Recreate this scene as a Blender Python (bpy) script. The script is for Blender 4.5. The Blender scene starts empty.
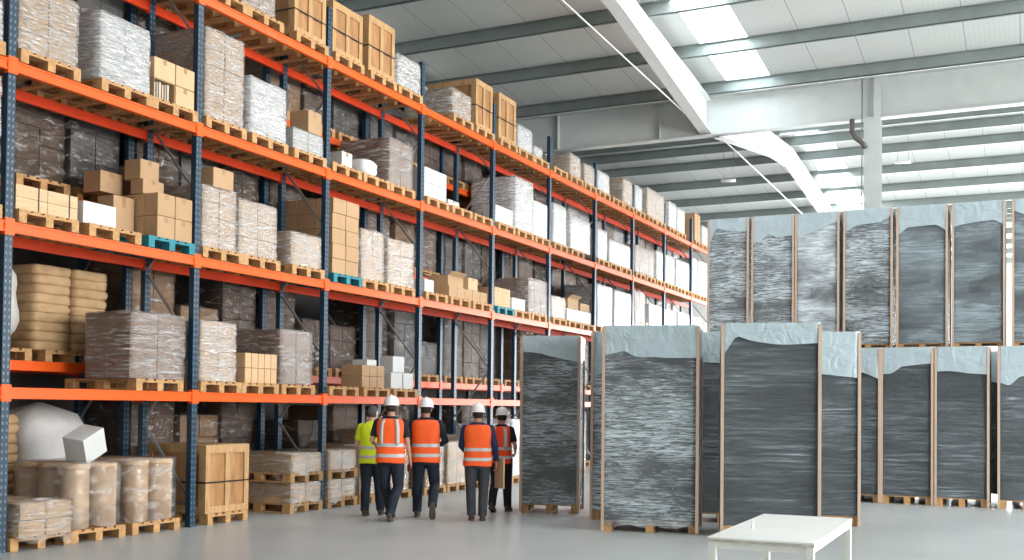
import bpy, bmesh, math, random
from mathutils import Vector, Matrix, noise
C = bpy.context.scene.collection
SC = bpy.context.scene
R = math.radians

# ------------------------------------------------------------------ camera
cam = bpy.data.cameras.new('camera'); camo = bpy.data.objects.new('camera', cam); C.objects.link(camo)
cam.sensor_width = 36.0; cam.lens = 36.0 * 1068.0 / 1024.0
cam.shift_y = 103.5 / 1024.0
cam.clip_start = 0.1; cam.clip_end = 500
YAW, PIT, ROL = R(25.681), R(1.294), R(-0.611)
r0 = Vector((math.cos(YAW), math.sin(YAW), 0)); w0 = Vector((-math.sin(YAW), math.cos(YAW), 0)); u0 = Vector((0, 0, 1))
fwd = w0 * math.cos(PIT) + u0 * math.sin(PIT); up = u0 * math.cos(PIT) - w0 * math.sin(PIT)
rr = r0 * math.cos(ROL) - up * math.sin(ROL); uu = r0 * math.sin(ROL) + up * math.cos(ROL)
M = Matrix((rr, uu, -fwd)).transposed().to_4x4(); M.translation = Vector((0, 0, 1.586))
camo.matrix_world = M
SC.camera = camo
# ------------------------------------------------------------------ world, light, exposure
SC.view_settings.view_transform = 'Standard'; SC.view_settings.look = 'None'
SC.view_settings.gamma = 1.0; SC.view_settings.use_curve_mapping = False
SC.view_settings.exposure = 0.0
SC.cycles.max_bounces = 9; SC.cycles.transparent_max_bounces = 10; SC.cycles.diffuse_bounces = 5
SC.cycles.caustics_reflective = False; SC.cycles.caustics_refractive = False
SC.cycles.sample_clamp_indirect = 6.0
wd = bpy.data.worlds.new('overcast_sky'); SC.world = wd; wd.use_nodes = True
nt = wd.node_tree; nt.nodes.clear()
wo = nt.nodes.new('ShaderNodeOutputWorld'); bg = nt.nodes.new('ShaderNodeBackground')
tc = nt.nodes.new('ShaderNodeTexCoord'); sx = nt.nodes.new('ShaderNodeSeparateXYZ'); cr = nt.nodes.new('ShaderNodeValToRGB')
nt.links.new(tc.outputs['Generated'], sx.inputs[0]); nt.links.new(sx.outputs[2], cr.inputs[0])
cr.color_ramp.elements[0].position = 0.0; cr.color_ramp.elements[0].color = (0.30, 0.31, 0.32, 1)
cr.color_ramp.elements[1].position = 0.04; cr.color_ramp.elements[1].color = (0.93, 0.97, 1.0, 1)
nt.links.new(cr.outputs[0], bg.inputs[0]); nt.links.new(bg.outputs[0], wo.inputs[0])
bg.inputs[1].default_value = 1.5

def area(name, loc, rot, sx_, sy_, power, col=(1, 1, 1)):
    l = bpy.data.lights.new(name, 'AREA'); l.shape = 'RECTANGLE'; l.size = sx_; l.size_y = sy_; l.energy = power; l.color = col
    o = bpy.data.objects.new(name, l); C.objects.link(o); o.location = loc; o.rotation_euler = rot; return o
# added area lamps for daylight from the right, inside the unseen wall opening
area('fill_right_near', (15.7, 10.5, 4.2), (0, R(90), 0), 6.5, 16, 5600, (1.0, 0.99, 0.97))
area('fill_right_far', (15.7, 33, 4.2), (0, R(90), 0), 6.5, 25, 4200, (1.0, 0.99, 0.97))
# added lamp at an invented far opening, brightens the far roof
area('fill_far', (1.5, 57.8, 4.2), (R(-90), 0, 0), 27, 6, 8500, (1.0, 1.0, 1.0))
# daylight through the roof lights of the hall
for sxp in (-5.6, 6.4):
    area('daylight_roof', (sxp, 18.0, 9.35), (0, 0, 0), 1.0, 11, 420, (0.95, 0.98, 1))
    area('daylight_roof', (sxp, 30.5, 9.25), (0, 0, 0), 1.0, 10, 480, (0.95, 0.98, 1))
    area('daylight_roof', (sxp, 41.0, 9.1), (0, 0, 0), 1.0, 10, 1300, (0.95, 0.98, 1))

# ------------------------------------------------------------------ materials
MATS = {}
def newmat(name):
    m = bpy.data.materials.new(name); m.use_nodes = True
    return m, m.node_tree, m.node_tree.nodes['Principled BSDF']
def node(nt, t, **kw):
    n = nt.nodes.new(t)
    for k, v in kw.items(): setattr(n, k, v)
    return n
def tex_noise(nt, scale, detail=4, mapping=(1, 1, 1), rot=(0, 0, 0), dist=0, rnd=True, rough=.55):
    tc = node(nt, 'ShaderNodeTexCoord'); mp = node(nt, 'ShaderNodeMapping')
    mp.inputs['Scale'].default_value = mapping; mp.inputs['Rotation'].default_value = rot
    nt.links.new(tc.outputs['Object'], mp.inputs[0])
    if rnd:
        oi = node(nt, 'ShaderNodeObjectInfo'); ml = node(nt, 'ShaderNodeMath', operation='MULTIPLY'); ml.inputs[1].default_value = 37.0
        nt.links.new(oi.outputs['Random'], ml.inputs[0]); nt.links.new(ml.outputs[0], mp.inputs['Location'])
    n = node(nt, 'ShaderNodeTexNoise'); n.inputs['Scale'].default_value = scale; n.inputs['Detail'].default_value = detail
    n.inputs['Distortion'].default_value = dist; n.inputs['Roughness'].default_value = rough
    nt.links.new(mp.outputs[0], n.inputs['Vector']); return n
def ramp(nt, src, stops):
    r = node(nt, 'ShaderNodeValToRGB'); e = r.color_ramp.elements
    while len(e) < len(stops): e.new(0.5)
    for i, (p, c) in enumerate(stops):
        e[i].position = p; e[i].color = (c if len(c) == 4 else (*c, 1)) if isinstance(c, tuple) else (c, c, c, 1)
    nt.links.new(src, r.inputs[0]); return r
def mat(name, col, rough=.6, metal=0, var=.12, scale=3, mapping=(1, 1, 1), bump=0, bscale=30, spec=.5, dist=0):
    if name in MATS: return MATS[name]
    m, nt, p = newmat(name)
    p.inputs['Roughness'].default_value = rough; p.inputs['Metallic'].default_value = metal
    p.inputs['Specular IOR Level'].default_value = spec
    if var > 0:
        n = tex_noise(nt, scale, mapping=mapping, dist=dist)
        lo = tuple(max(0, c * (1 - var)) for c in col); hi = tuple(min(1, c * (1 + var)) for c in col)
        r = ramp(nt, n.outputs[0], [(.3, lo), (.7, hi)])
        nt.links.new(r.outputs[0], p.inputs['Base Color'])
    else: p.inputs['Base Color'].default_value = (*col, 1)
    if bump:
        n2 = tex_noise(nt, bscale, mapping=mapping); b = node(nt, 'ShaderNodeBump'); b.inputs['Strength'].default_value = bump; b.inputs['Distance'].default_value = .02
        nt.links.new(n2.outputs[0], b.inputs['Height']); nt.links.new(b.outputs[0], p.inputs['Normal'])
    MATS[name] = m; return m
def film_shader(name, col, alpha_src, bump_src, nt, rough=.25, bump=.5, gl=.10, dist=.05, fk=.55):
    for n_ in list(nt.nodes):
        if n_.type == 'BSDF_PRINCIPLED': nt.nodes.remove(n_)
    out = [n_ for n_ in nt.nodes if n_.type == 'OUTPUT_MATERIAL'][0]
    tr = node(nt, 'ShaderNodeBsdfTransparent'); df = node(nt, 'ShaderNodeBsdfDiffuse'); df.inputs[0].default_value = (*col, 1)
    g = node(nt, 'ShaderNodeBsdfGlossy'); g.inputs[0].default_value = (1, 1, 1, 1); g.inputs['Roughness'].default_value = rough
    b = node(nt, 'ShaderNodeBump'); b.inputs['Strength'].default_value = bump; b.inputs['Distance'].default_value = dist
    nt.links.new(bump_src, b.inputs['Height'])
    for q in (df, g): nt.links.new(b.outputs[0], q.inputs['Normal'])
    fr = node(nt, 'ShaderNodeFresnel'); fr.inputs[0].default_value = 1.45; nt.links.new(b.outputs[0], fr.inputs['Normal'])
    m1 = node(nt, 'ShaderNodeMixShader'); nt.links.new(alpha_src, m1.inputs[0]); nt.links.new(tr.outputs[0], m1.inputs[1]); nt.links.new(df.outputs[0], m1.inputs[2])
    ml = node(nt, 'ShaderNodeMath', operation='MULTIPLY_ADD'); ml.inputs[2].default_value = gl; ml.inputs[1].default_value = fk; ml.use_clamp = True
    nt.links.new(fr.outputs[0], ml.inputs[0])
    m2 = node(nt, 'ShaderNodeMixShader'); nt.links.new(ml.outputs[0], m2.inputs[0]); nt.links.new(m1.outputs[0], m2.inputs[1]); nt.links.new(g.outputs[0], m2.inputs[2])
    nt.links.new(m2.outputs[0], out.inputs[0])
def film_mat(name, col, lo, hi, scale=(2.2, 2.2, 16), rough=.25, a0=.36, a1=.70, tilt=.10, bump=.6, gl=.08, sc=1.6):
    """stretch film: clear where slack, milky where layers and creases gather; some streaks paint in highlights"""
    m, nt, p = newmat(name)
    n = tex_noise(nt, sc, detail=7, mapping=scale, rot=(tilt, tilt, 0), dist=.9, rough=.62)
    r = ramp(nt, n.outputs[0], [(a0, lo), (a1, hi)])
    n2 = tex_noise(nt, 2.0, detail=5, mapping=(scale[0], scale[1], scale[2] * .9), rot=(-tilt, tilt * 2, 0), dist=1.2)
    film_shader(name, col, r.outputs[0], n2.outputs[0], nt, rough, bump, gl)
    MATS[name] = m; return m
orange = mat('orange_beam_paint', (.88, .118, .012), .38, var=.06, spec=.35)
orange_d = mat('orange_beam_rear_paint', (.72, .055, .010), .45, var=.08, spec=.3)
blue = mat('blue_post_paint', (.016, .075, .15), .4, var=.12)
galv = mat('galvanised_brace', (.30, .31, .31), .4, .6, var=.15)
wood = mat('pallet_wood', (.49, .275, .115), .75, var=.28, scale=5, mapping=(3, 3, 3), bump=.2)
wood2 = mat('crate_wood', (.50, .30, .135), .7, var=.22, scale=4, mapping=(6, 6, 1), bump=.15)
ply = mat('crate_plywood', (.40, .205, .082), .7, var=.22, scale=3, mapping=(3, 3, 1))
plank = mat('pale_planks', (.62, .43, .25), .65, var=.12, scale=4, mapping=(1, 1, 8))
teal = mat('teal_pallet_paint', (.012, .20, .25), .6, var=.2)
kraft = mat('kraft_cardboard', (.475, .30, .165), .8, var=.07, scale=2)
kraft_l = mat('pale_cardboard', (.64, .42, .24), .8, var=.06, scale=2)
kraft_dd = mat('shaded_brown_cardboard', (.10, .062, .04), .8, var=.3, scale=4)  # brown darkened to put the rear rack's shade into the colour
kraft_d = mat('brown_cardboard', (.25, .15, .10), .8, var=.10, scale=2)
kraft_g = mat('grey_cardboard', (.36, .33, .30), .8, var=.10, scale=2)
whitec = mat('white_carton', (.62, .63, .625), .6, var=.04)
tape = mat('packing_tape', (.36, .22, .10), .3, var=.05)
steelb = mat('black_steel_band', (.02, .02, .022), .4, .5, var=0)
film_w = film_mat('white_stretch_film', (.95, .95, .95), .10, .92, a0=.38, a1=.62, tilt=.16, gl=.10, scale=(3, 3, 30), sc=1.8, bump=.9)
film_h = film_mat('hazy_stretch_film', (.92, .90, .88), .04, .95, a0=.44, a1=.66, tilt=.12, gl=.06, scale=(3, 3, 30), sc=1.8, bump=1.0)  # milky streaks raised to paint in highlights
film_b = film_mat('clear_stretch_film', (.92, .89, .87), .0, .80, a0=.46, a1=.70, gl=.04, bump=1.1, scale=(2.5, 2.5, 26))
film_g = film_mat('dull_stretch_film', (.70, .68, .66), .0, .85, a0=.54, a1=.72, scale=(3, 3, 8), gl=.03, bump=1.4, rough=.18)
sackm = mat('paper_sack', (.50, .33, .17), .75, var=.15, scale=4, bump=.3, bscale=12)
bagm = mat('woven_white_bag', (.62, .62, .61), .6, var=.12, scale=3, bump=.5, bscale=6)
slabm = None

# ------------------------------------------------------------------ mesh builder
class MB:
    def __init__(s): s.v = []; s.f = []; s.sm = []
    def box(s, x0, x1, y0, y1, z0, z1, rot=None, piv=None, taper=0):
        b = len(s.v); pts = [(x0, y0, z0), (x1, y0, z0), (x1, y1, z0), (x0, y1, z0), (x0, y0, z1), (x1, y0, z1), (x1, y1, z1), (x0, y1, z1)]
        if rot is not None:
            pv = Vector(piv) if piv else Vector(((x0 + x1) / 2, (y0 + y1) / 2, (z0 + z1) / 2))
            pts = [tuple(rot @ (Vector(p) - pv) + pv) for p in pts]
        s.v += pts
        for q in ((0, 3, 2, 1), (4, 5, 6, 7), (0, 1, 5, 4), (1, 2, 6, 5), (2, 3, 7, 6), (3, 0, 4, 7)): s.f.append(tuple(b + i for i in q)); s.sm.append(False)
        return s
    def bar(s, a, b, w, h=None):
        a = Vector(a); b = Vector(b); h = h or w; d = (b - a); L = d.length; d.normalize()
        t = Vector((0, 0, 1)) if abs(d.z) < .9 else Vector((1, 0, 0))
        e1 = d.cross(t).normalized(); e2 = e1.cross(d).normalized(); n = len(s.v)
        for p in (a, b):
            for i, j in ((-1, -1), (1, -1), (1, 1), (-1, 1)): s.v.append(tuple(p + e1 * (i * w / 2) + e2 * (j * h / 2)))
        for q in ((0, 1, 2, 3), (7, 6, 5, 4), (0, 4, 5, 1), (1, 5, 6, 2), (2, 6, 7, 3), (3, 7, 4, 0)): s.f.append(tuple(n + i for i in q)); s.sm.append(False)
        return s
    def loft(s, rings, smooth=True, cap=True):
        """rings: lists of points of equal length"""
        n = len(s.v); k = len(rings[0])
        for r in rings: s.v += [tuple(p) for p in r]
        for i in range(len(rings) - 1):
            for j in range(k):
                a = n + i * k + j; b = n + i * k + (j + 1) % k
                s.f.append((a, b, b + k, a + k)); s.sm.append(smooth)
        if cap:
            s.f.append(tuple(n + j for j in reversed(range(k)))); s.sm.append(smooth and cap != 'flat')
            s.f.append(tuple(n + (len(rings) - 1) * k + j for j in range(k))); s.sm.append(smooth and cap != 'flat')
        return s
    def tube(s, pts, rad, k=10, el=1.0, ref=None, smooth=True):
        """tapered tube through points; el = depth/width ratio"""
        pts = [Vector(p) for p in pts]; rad = rad if isinstance(rad, (list, tuple)) else [rad] * len(pts)
        rings = []
        for i, p in enumerate(pts):
            d = (pts[min(i + 1, len(pts) - 1)] - pts[max(i - 1, 0)]).normalized()
            t = Vector(ref) if ref else (Vector((0, 0, 1)) if abs(d.z) < .95 else Vector((0, 1, 0)))
            e1 = d.cross(t).normalized(); e2 = d.cross(e1).normalized()
            ra = rad[i] if isinstance(rad[i], (tuple, list)) else (rad[i], rad[i] * el)
            rings.append([p + e1 * (ra[0] * math.cos(2 * math.pi * j / k)) + e2 * (ra[1] * math.sin(2 * math.pi * j / k)) for j in range(k)])
        return s.loft(rings, smooth)
    def ell(s, c, r, nu=14, nv=9, z0=-1, z1=1, rot=None):
        """ellipsoid or cap of it between heights z0..z1 (unit)"""
        rings = []
        for i in range(nv + 1):
            t = z0 + (z1 - z0) * i / nv; a = math.asin(max(-1, min(1, t))); 
            if z0 == -1 and z1 == 1: a = -math.pi / 2 + math.pi * i / nv; t = math.sin(a)
            q = max(math.cos(a), .02)
            ring = [Vector((r[0] * q * math.cos(2 * math.pi * j / nu), r[1] * q * math.sin(2 * math.pi * j / nu), r[2] * t)) for j in range(nu)]
            if rot: ring = [rot @ p for p in ring]
            rings.append([p + Vector(c) for p in ring])
        return s.loft(rings)
    def mesh(s, name):
        me = bpy.data.meshes.new(name); me.from_pydata(s.v, [], s.f); me.polygons.foreach_set('use_smooth', s.sm); me.update(); return me
    def build(s, name, m, parent=None, loc=None, bevel=0):
        o = bpy.data.objects.new(name, s.mesh(name)); C.objects.link(o); o.data.materials.append(m)
        if parent: o.parent = parent
        if loc: o.location = loc
        if bevel:
            b = o.modifiers.new('edge', 'BEVEL'); b.width = bevel; b.segments = 2; b.limit_method = 'ANGLE'
        return o
def tag(o, label=None, cat=None, group=None, kind=None):
    if label: o['label'] = label
    if cat: o['category'] = cat
    if group: o['group'] = group
    if kind: o['kind'] = kind
    return o
def empty(name, loc, label, cat, group=None, rz=0):
    o = bpy.data.objects.new(name, None); C.objects.link(o); o.location = loc; o.rotation_euler = (0, 0, rz); o.empty_display_size = .1
    return tag(o, label, cat, group)
def struct(o): o['kind'] = 'structure'; return o

def shell(mb, x0, x1, y0, y1, z0, z1, amp=.012, seed=0, step=.07, rad=.04, hem=None, topamp=.0):
    """film skin around a block: rounded perimeter, wrinkled rings, closed top"""
    rng = random.Random(seed); per = []
    nx = max(2, int((x1 - x0) / step)); ny = max(2, int((y1 - y0) / step))
    def side(a, b, n, nrm):
        for i in range(n): 
            t = i / n; per.append((a[0] + (b[0] - a[0]) * t, a[1] + (b[1] - a[1]) * t, nrm))
    r = rad
    side((x0 + r, y0), (x1 - r, y0), nx, (0, -1)); per.append((x1 - r * .3, y0 + r * .3, (.7, -.7)))
    side((x1, y0 + r), (x1, y1 - r), ny, (1, 0)); per.append((x1 - r * .3, y1 - r * .3, (.7, .7)))
    side((x1 - r, y1), (x0 + r, y1), nx, (0, 1)); per.append((x0 + r * .3, y1 - r * .3, (-.7, .7)))
    side((x0, y1 - r), (x0, y0 + r), ny, (-1, 0)); per.append((x0 + r * .3, y0 + r * .3, (-.7, -.7)))
    nz = max(3, int((z1 - z0) / step)); o = Vector((rng.random() * 50, rng.random() * 50, rng.random() * 50)); rings = []
    for i in range(nz + 1):
        z = z0 + (z1 - z0) * i / nz; ring = []
        for (x, y, nn) in per:
            d = amp * (noise.noise(Vector((x * 2.5, y * 2.5, z * 11)) + o) + .6 * noise.noise(Vector((x * 7, y * 7, z * 16)) + o)) + amp * .6
            zz = z
            if i == 0 and hem: zz = z0 + hem * (noise.noise(Vector((x * 3.3, y * 3.3, 7)) + o) - .1) * 1.6
            if i == nz: zz = z1 + topamp * noise.noise(Vector((x * 3, y * 3, 0)) + o); d -= .01
            ring.append(Vector((x + nn[0] * d, y + nn[1] * d, zz)))
        rings.append(ring)
    n = len(mb.v); k = len(per)
    for rg in rings: mb.v += [tuple(p) for p in rg]
    for i in range(nz):
        for j in range(k):
            a = n + i * k + j; b = n + i * k + (j + 1) % k; mb.f.append((a, b, b + k, a + k)); mb.sm.append(True)
    c = len(mb.v); mb.v.append(((x0 + x1) / 2, (y0 + y1) / 2, z1 + topamp)); b0 = n + nz * k
    for j in range(k): mb.f.append((b0 + j, b0 + (j + 1) % k, c)); mb.sm.append(True)
    return mb

# ------------------------------------------------------------------ building
def floor_mat():
    m, nt, p = newmat('painted_concrete'); 
    n = tex_noise(nt, .5, 6, rnd=False, mapping=(1, 1, 1)); n2 = tex_noise(nt, 5.0, 7, rnd=False, mapping=(1, .6, 1), dist=.5, rough=.7)
    r = ramp(nt, n.outputs[0], [(.3, (.40, .43, .435)), (.7, (.48, .51, .51))]); r2 = ramp(nt, n2.outputs[0], [(.25, .945), (.5, 1.0), (.75, 1.035)])
    mx = node(nt, 'ShaderNodeMix', data_type='RGBA', blend_type='MULTIPLY'); mx.inputs[0].default_value = 1
    nt.links.new(r.outputs[0], mx.inputs[6]); nt.links.new(r2.outputs[0], mx.inputs[7]); nt.links.new(mx.outputs[2], p.inputs['Base Color'])
    rr_ = ramp(nt, n2.outputs[0], [(.3, .30), (.7, .38)]); nt.links.new(rr_.outputs[0], p.inputs['Roughness'])
    return m
struct(MB().box(-13, 18, -8, 62, -.12, 0).build('floor', floor_mat()))
def sheet_mat(name, col, pitch=1.0):
    """insulated roof panel: joint lines every metre and fine ribs"""
    m, nt, p = newmat(name); p.inputs['Roughness'].default_value = .5
    tc = node(nt, 'ShaderNodeTexCoord'); sp = node(nt, 'ShaderNodeSeparateXYZ'); nt.links.new(tc.outputs['Object'], sp.inputs[0])
    ad = node(nt, 'ShaderNodeMath', operation='ADD'); ad.inputs[1].default_value = 100.1; nt.links.new(sp.outputs[0], ad.inputs[0])
    fr = node(nt, 'ShaderNodeMath', operation='FRACT'); nt.links.new(ad.outputs[0], fr.inputs[0])
    r = ramp(nt, fr.outputs[0], [(0, tuple(c * .55 for c in col)), (.014, tuple(c * .55 for c in col)), (.024, col), (1, col)])
    rb = node(nt, 'ShaderNodeMath', operation='MULTIPLY'); rb.inputs[1].default_value = 11; nt.links.new(fr.outputs[0], rb.inputs[0])
    fr2 = node(nt, 'ShaderNodeMath', operation='FRACT'); nt.links.new(rb.outputs[0], fr2.inputs[0])
    r2 = ramp(nt, fr2.outputs[0], [(0, .93), (.12, .93), (.2, 1.0), (1, 1.0)])
    mx = node(nt, 'ShaderNodeMix', data_type='RGBA', blend_type='MULTIPLY'); mx.inputs[0].default_value = 1
    nt.links.new(r.outputs[0], mx.inputs[6]); nt.links.new(r2.outputs[0], mx.inputs[7]); nt.links.new(mx.outputs[2], p.inputs['Base Color'])
    return m
sheetm = sheet_mat('roof_panel', (.66, .68, .66))
wallm = mat('wall_panel', (.50, .52, .51), .6, var=.05); walld = mat('shaded_wall_panel', (.10, .095, .09), .7, var=.1)  # left wall colour darkened to carry the gloom behind the racks
wallw = mat('white_wall_panel', (.75, .77, .76), .6, var=.03)
steelp = mat('painted_steel', (.50, .53, .52), .45, var=.05)
steelw = mat('white_painted_steel', (.72, .74, .73), .45, var=.04)
steeld = mat('galvanised_purlin', (.25, .29, .28), .45, .3, var=.12, scale=2)
sky_pane, nt_, p_ = newmat('translucent_rooflight')
for n_ in list(nt_.nodes): nt_.nodes.remove(n_)
o_ = node(nt_, 'ShaderNodeOutputMaterial'); tr_ = node(nt_, 'ShaderNodeBsdfTransparent'); tl_ = node(nt_, 'ShaderNodeBsdfTranslucent'); mx_ = node(nt_, 'ShaderNodeMixShader')
tr_.inputs[0].default_value = (.95, .98, 1, 1); tl_.inputs[0].default_value = (.9, .93, .95, 1); mx_.inputs[0].default_value = .35
nt_.links.new(tr_.outputs[0], mx_.inputs[1]); nt_.links.new(tl_.outputs[0], mx_.inputs[2]); nt_.links.new(mx_.outputs[0], o_.inputs[0])

ZV, SL = 9.0, .08                                    # valley height, roof slope
def roofz(y):
    if y <= 12: return ZV + 12 * SL - (12 - y) * SL
    if y <= 24: return ZV + (24 - y) * SL
    if y <= 32: return ZV + (y - 24) * SL
    if y <= 40: return ZV + (40 - y) * SL
    if y <= 48: return ZV + (y - 40) * SL
    return ZV + max(0, 56 - y) * SL
XL, XR = -13.0, 16.0
strips = [(-6.1, -5.1), (5.9, 6.9)]
def roof_slab(y0, y1, xa, xb, name, m, th=.08):
    z0, z1 = roofz(y0), roofz(y1); mb = MB(); n = 0
    mb.v = [(xa, y0, z0), (xb, y0, z0), (xb, y1, z1), (xa, y1, z1), (xa, y0, z0 + th), (xb, y0, z0 + th), (xb, y1, z1 + th), (xa, y1, z1 + th)]
    mb.f = [(0, 3, 2, 1), (4, 5, 6, 7), (0, 1, 5, 4), (1, 2, 6, 5), (2, 3, 7, 6), (3, 0, 4, 7)]; mb.sm = [False] * 6
    return struct(mb.build(name, m))
wn = 1
for (ya, yb) in ((-4, 0.001), (0.001, 12), (12, 24), (24, 32), (32, 40), (40, 48), (48, 60)):
    xs = [XL]; 
    for a, b in strips: xs += [a, b]
    xs.append(XR)
    for i in range(len(xs) - 1):
        if i % 2 == 0: roof_slab(ya, yb, xs[i], xs[i + 1], 'ceiling', sheetm)
        elif ya > 0: roof_slab(ya, yb, xs[i], xs[i + 1], 'window_%d' % wn, sky_pane, .01); wn += 1
        else: roof_slab(ya, yb, xs[i], xs[i + 1], 'ceiling', sheetm)
# purlins: Z sections across the hall, web facing the camera
py = [23.72 - 2.15 * k for k in range(9)] + [25.9 + 1.9 * k for k in range(4)] + [33.3 + 2.1 * k for k in range(4)] + [42, 44, 46, 48, 50, 52, 54, 56]
for y in py:
    z = roofz(y); mb = MB(); m = steeld
    mb.box(XL, XR, y, y + .012, z - .25, z - .002).box(XL, XR, y, y + .075, z - .25, z - .238).box(XL, XR, y - .07, y, z - .014, z - .002)
    mb.box(XL, XR, y + .063, y + .075, z - .238, z - .215)
    struct(mb.build('roof_purlin', m))
# valley girder with stiffeners, column
mb = MB().box(XL, XR, 24.05, 24.07, 7.92, 8.78).box(XL, XR, 23.93, 24.19, 7.90, 7.925).box(XL, XR, 23.93, 24.19, 8.775, 8.8)
for x in (-12.2, -10.35, -7.75, 2.4, 7.4): mb.box(x, x + .014, 23.94, 24.18, 7.925, 8.775)
struct(mb.build('roof_girder', steelp))
mb = MB().box(-3.12, -2.80, 23.92, 23.94, 0, 7.9).box(-3.12, -2.80, 24.18, 24.20, 0, 7.9).box(-2.97, -2.95, 23.94, 24.18, 0, 7.9).box(-3.15, -2.77, 23.9, 24.22, 0, .03)
mb.box(-3.14, -3.12, 23.9, 23.93, 0.03, 7.9).box(-2.94, -2.80, 23.925, 23.94, 7.925, 8.775)
struct(mb.build('steel_column', steelp))
# rafters: I sections along the slope, deeper at the valley
def rafter(x, ya, yb, hauncha, haunchb, m=steelw, dp0=.42):
    mb = MB(); n = 16; w = .13
    prev = None
    for i in range(n + 1):
        y = ya + (yb - ya) * i / n; zt = roofz(y) - .26; dp = dp0
        if hauncha and abs(y - ya) < 6: dp += (1 - abs(y - ya) / 6) * hauncha
        if haunchb and abs(y - yb) < 6: dp += (1 - abs(y - yb) / 6) * haunchb
        cur = (y, zt, zt - dp)
        if prev:
            for (xa, xb, k0, k1, o0, o1) in ((x - .008, x + .008, 1, 2, 0, 0), (x - w, x + w, 1, 1, 0, -.02), (x - w, x + w, 2, 2, .0, -.02)):
                b = len(mb.v)
                za0, za1 = prev[k0] + o0, cur[k0] + o0; zb0, zb1 = (prev[k1] + o1, cur[k1] + o1)
                mb.v += [(xa, prev[0], zb0), (xb, prev[0], zb0), (xb, cur[0], zb1), (xa, cur[0], zb1), (xa, prev[0], za0), (xb, prev[0], za0), (xb, cur[0], za1), (xa, cur[0], za1)]
                mb.f += [tuple(b + q for q in f) for f in ((0, 3, 2, 1), (4, 5, 6, 7), (0, 1, 5, 4), (1, 2, 6, 5), (2, 3, 7, 6), (3, 0, 4, 7))]; mb.sm += [False] * 6
        prev = cur
    return struct(mb.build('roof_rafter', m))
for x in (-6.65, 5.35):
    rafter(x, 12.0, 24.04, 0, .35); rafter(x + .3, 24.1, 32.0, .38, 0, dp0=.5); rafter(x + .3, 32.0, 40, 0, 0, dp0=.45)
rafter(-12.6, 12.0, 24.04, 0, .3)
for x in (-6.65, 5.35): rafter(x, 0.2, 12.0, .3, 0)
# walls
struct(MB().box(XL - .15, XL, -8, 60, 0, 9.2).build('wall_left', walld))
struct(MB().box(XL, XR, -8.15, -8, 0, 9.2).build('wall_near', wallm))
struct(MB().box(XL, XR, 58, 58.2, 0, 1.2).box(XL, XR, 58, 58.2, 7.2, 10.2).box(XL, XL + 1, 58, 58.2, 1.2, 7.2).box(XR - 1, XR, 58, 58.2, 1.2, 7.2).build('wall_far', wallw))
# right-hand wall with a long unseen opening, made to let daylight in, and a dado
mb = MB().box(XR, XR + .15, -8, 2, 0, 9.6).box(XR, XR + .15, 2, 46, 0, .9).box(XR, XR + .15, 2, 46, 7.6, 9.6).box(XR, XR + .15, 46, 60, 0, 9.6)
for y in range(6, 46, 6): mb.box(XR, XR + .15, y - .15, y + .15, .9, 7.6)
struct(mb.build('wall_right', wallm))

# ------------------------------------------------------------------ racking
XF = -9.70; BAY = 2.85; Y0 = 7.84; LEV = {0: 0.0, 1: 1.684, 2: 3.447, 3: 5.165, 4: 6.896}
FD = .92
def post_mb(top):
    mb = MB(); w, d, t = .10, .08, .006
    mb.box(-t, 0, -w / 2, -w / 2 + .035, 0, top).box(-t, 0, w / 2 - .035, w / 2, 0, top)            # front lips
    mb.box(-t, 0, -w / 2 + .035, w / 2 - .035, 0, top)
    mb.box(-d, -t, -w / 2, -w / 2 + t, 0, top).box(-d, -t, w / 2 - t, w / 2, 0, top)
    mb.box(-d - .02, .02, -w / 2 - .008, w / 2 + .008, 0, .012)
    return mb
def post_material():
    m, nt, p = newmat('blue_punched_post'); p.inputs['Roughness'].default_value = .4
    tc = node(nt, 'ShaderNodeTexCoord'); sp = node(nt, 'ShaderNodeSeparateXYZ'); nt.links.new(tc.outputs['Object'], sp.inputs[0])
    def mth(op, a, b=None, c=None):
        n = node(nt, 'ShaderNodeMath', operation=op)
        for i, v in enumerate((a, b, c)):
            if v is None: continue
            if isinstance(v, (int, float)): n.inputs[i].default_value = v
            else: nt.links.new(v, n.inputs[i])
        return n.outputs[0]
    zf = mth('FRACT', mth('MULTIPLY', sp.outputs[2], 1 / .075)); hz = mth('LESS_THAN', zf, .40)
    hy = mth('LESS_THAN', mth('ABSOLUTE', mth('SUBTRACT', mth('ABSOLUTE', sp.outputs[1]), .026)), .009)
    hx = mth('GREATER_THAN', sp.outputs[0], -.003); f = mth('MULTIPLY', mth('MULTIPLY', hz, hy), hx)
    mx = node(nt, 'ShaderNodeMix', data_type='RGBA'); nt.links.new(f, mx.inputs[0]); mx.inputs[6].default_value = (.008, .038, .072, 1); mx.inputs[7].default_value = (.15, .18, .21, 1)
    nt.links.new(mx.outputs[2], p.inputs['Base Color']); return m
post_paint = post_material()
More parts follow.
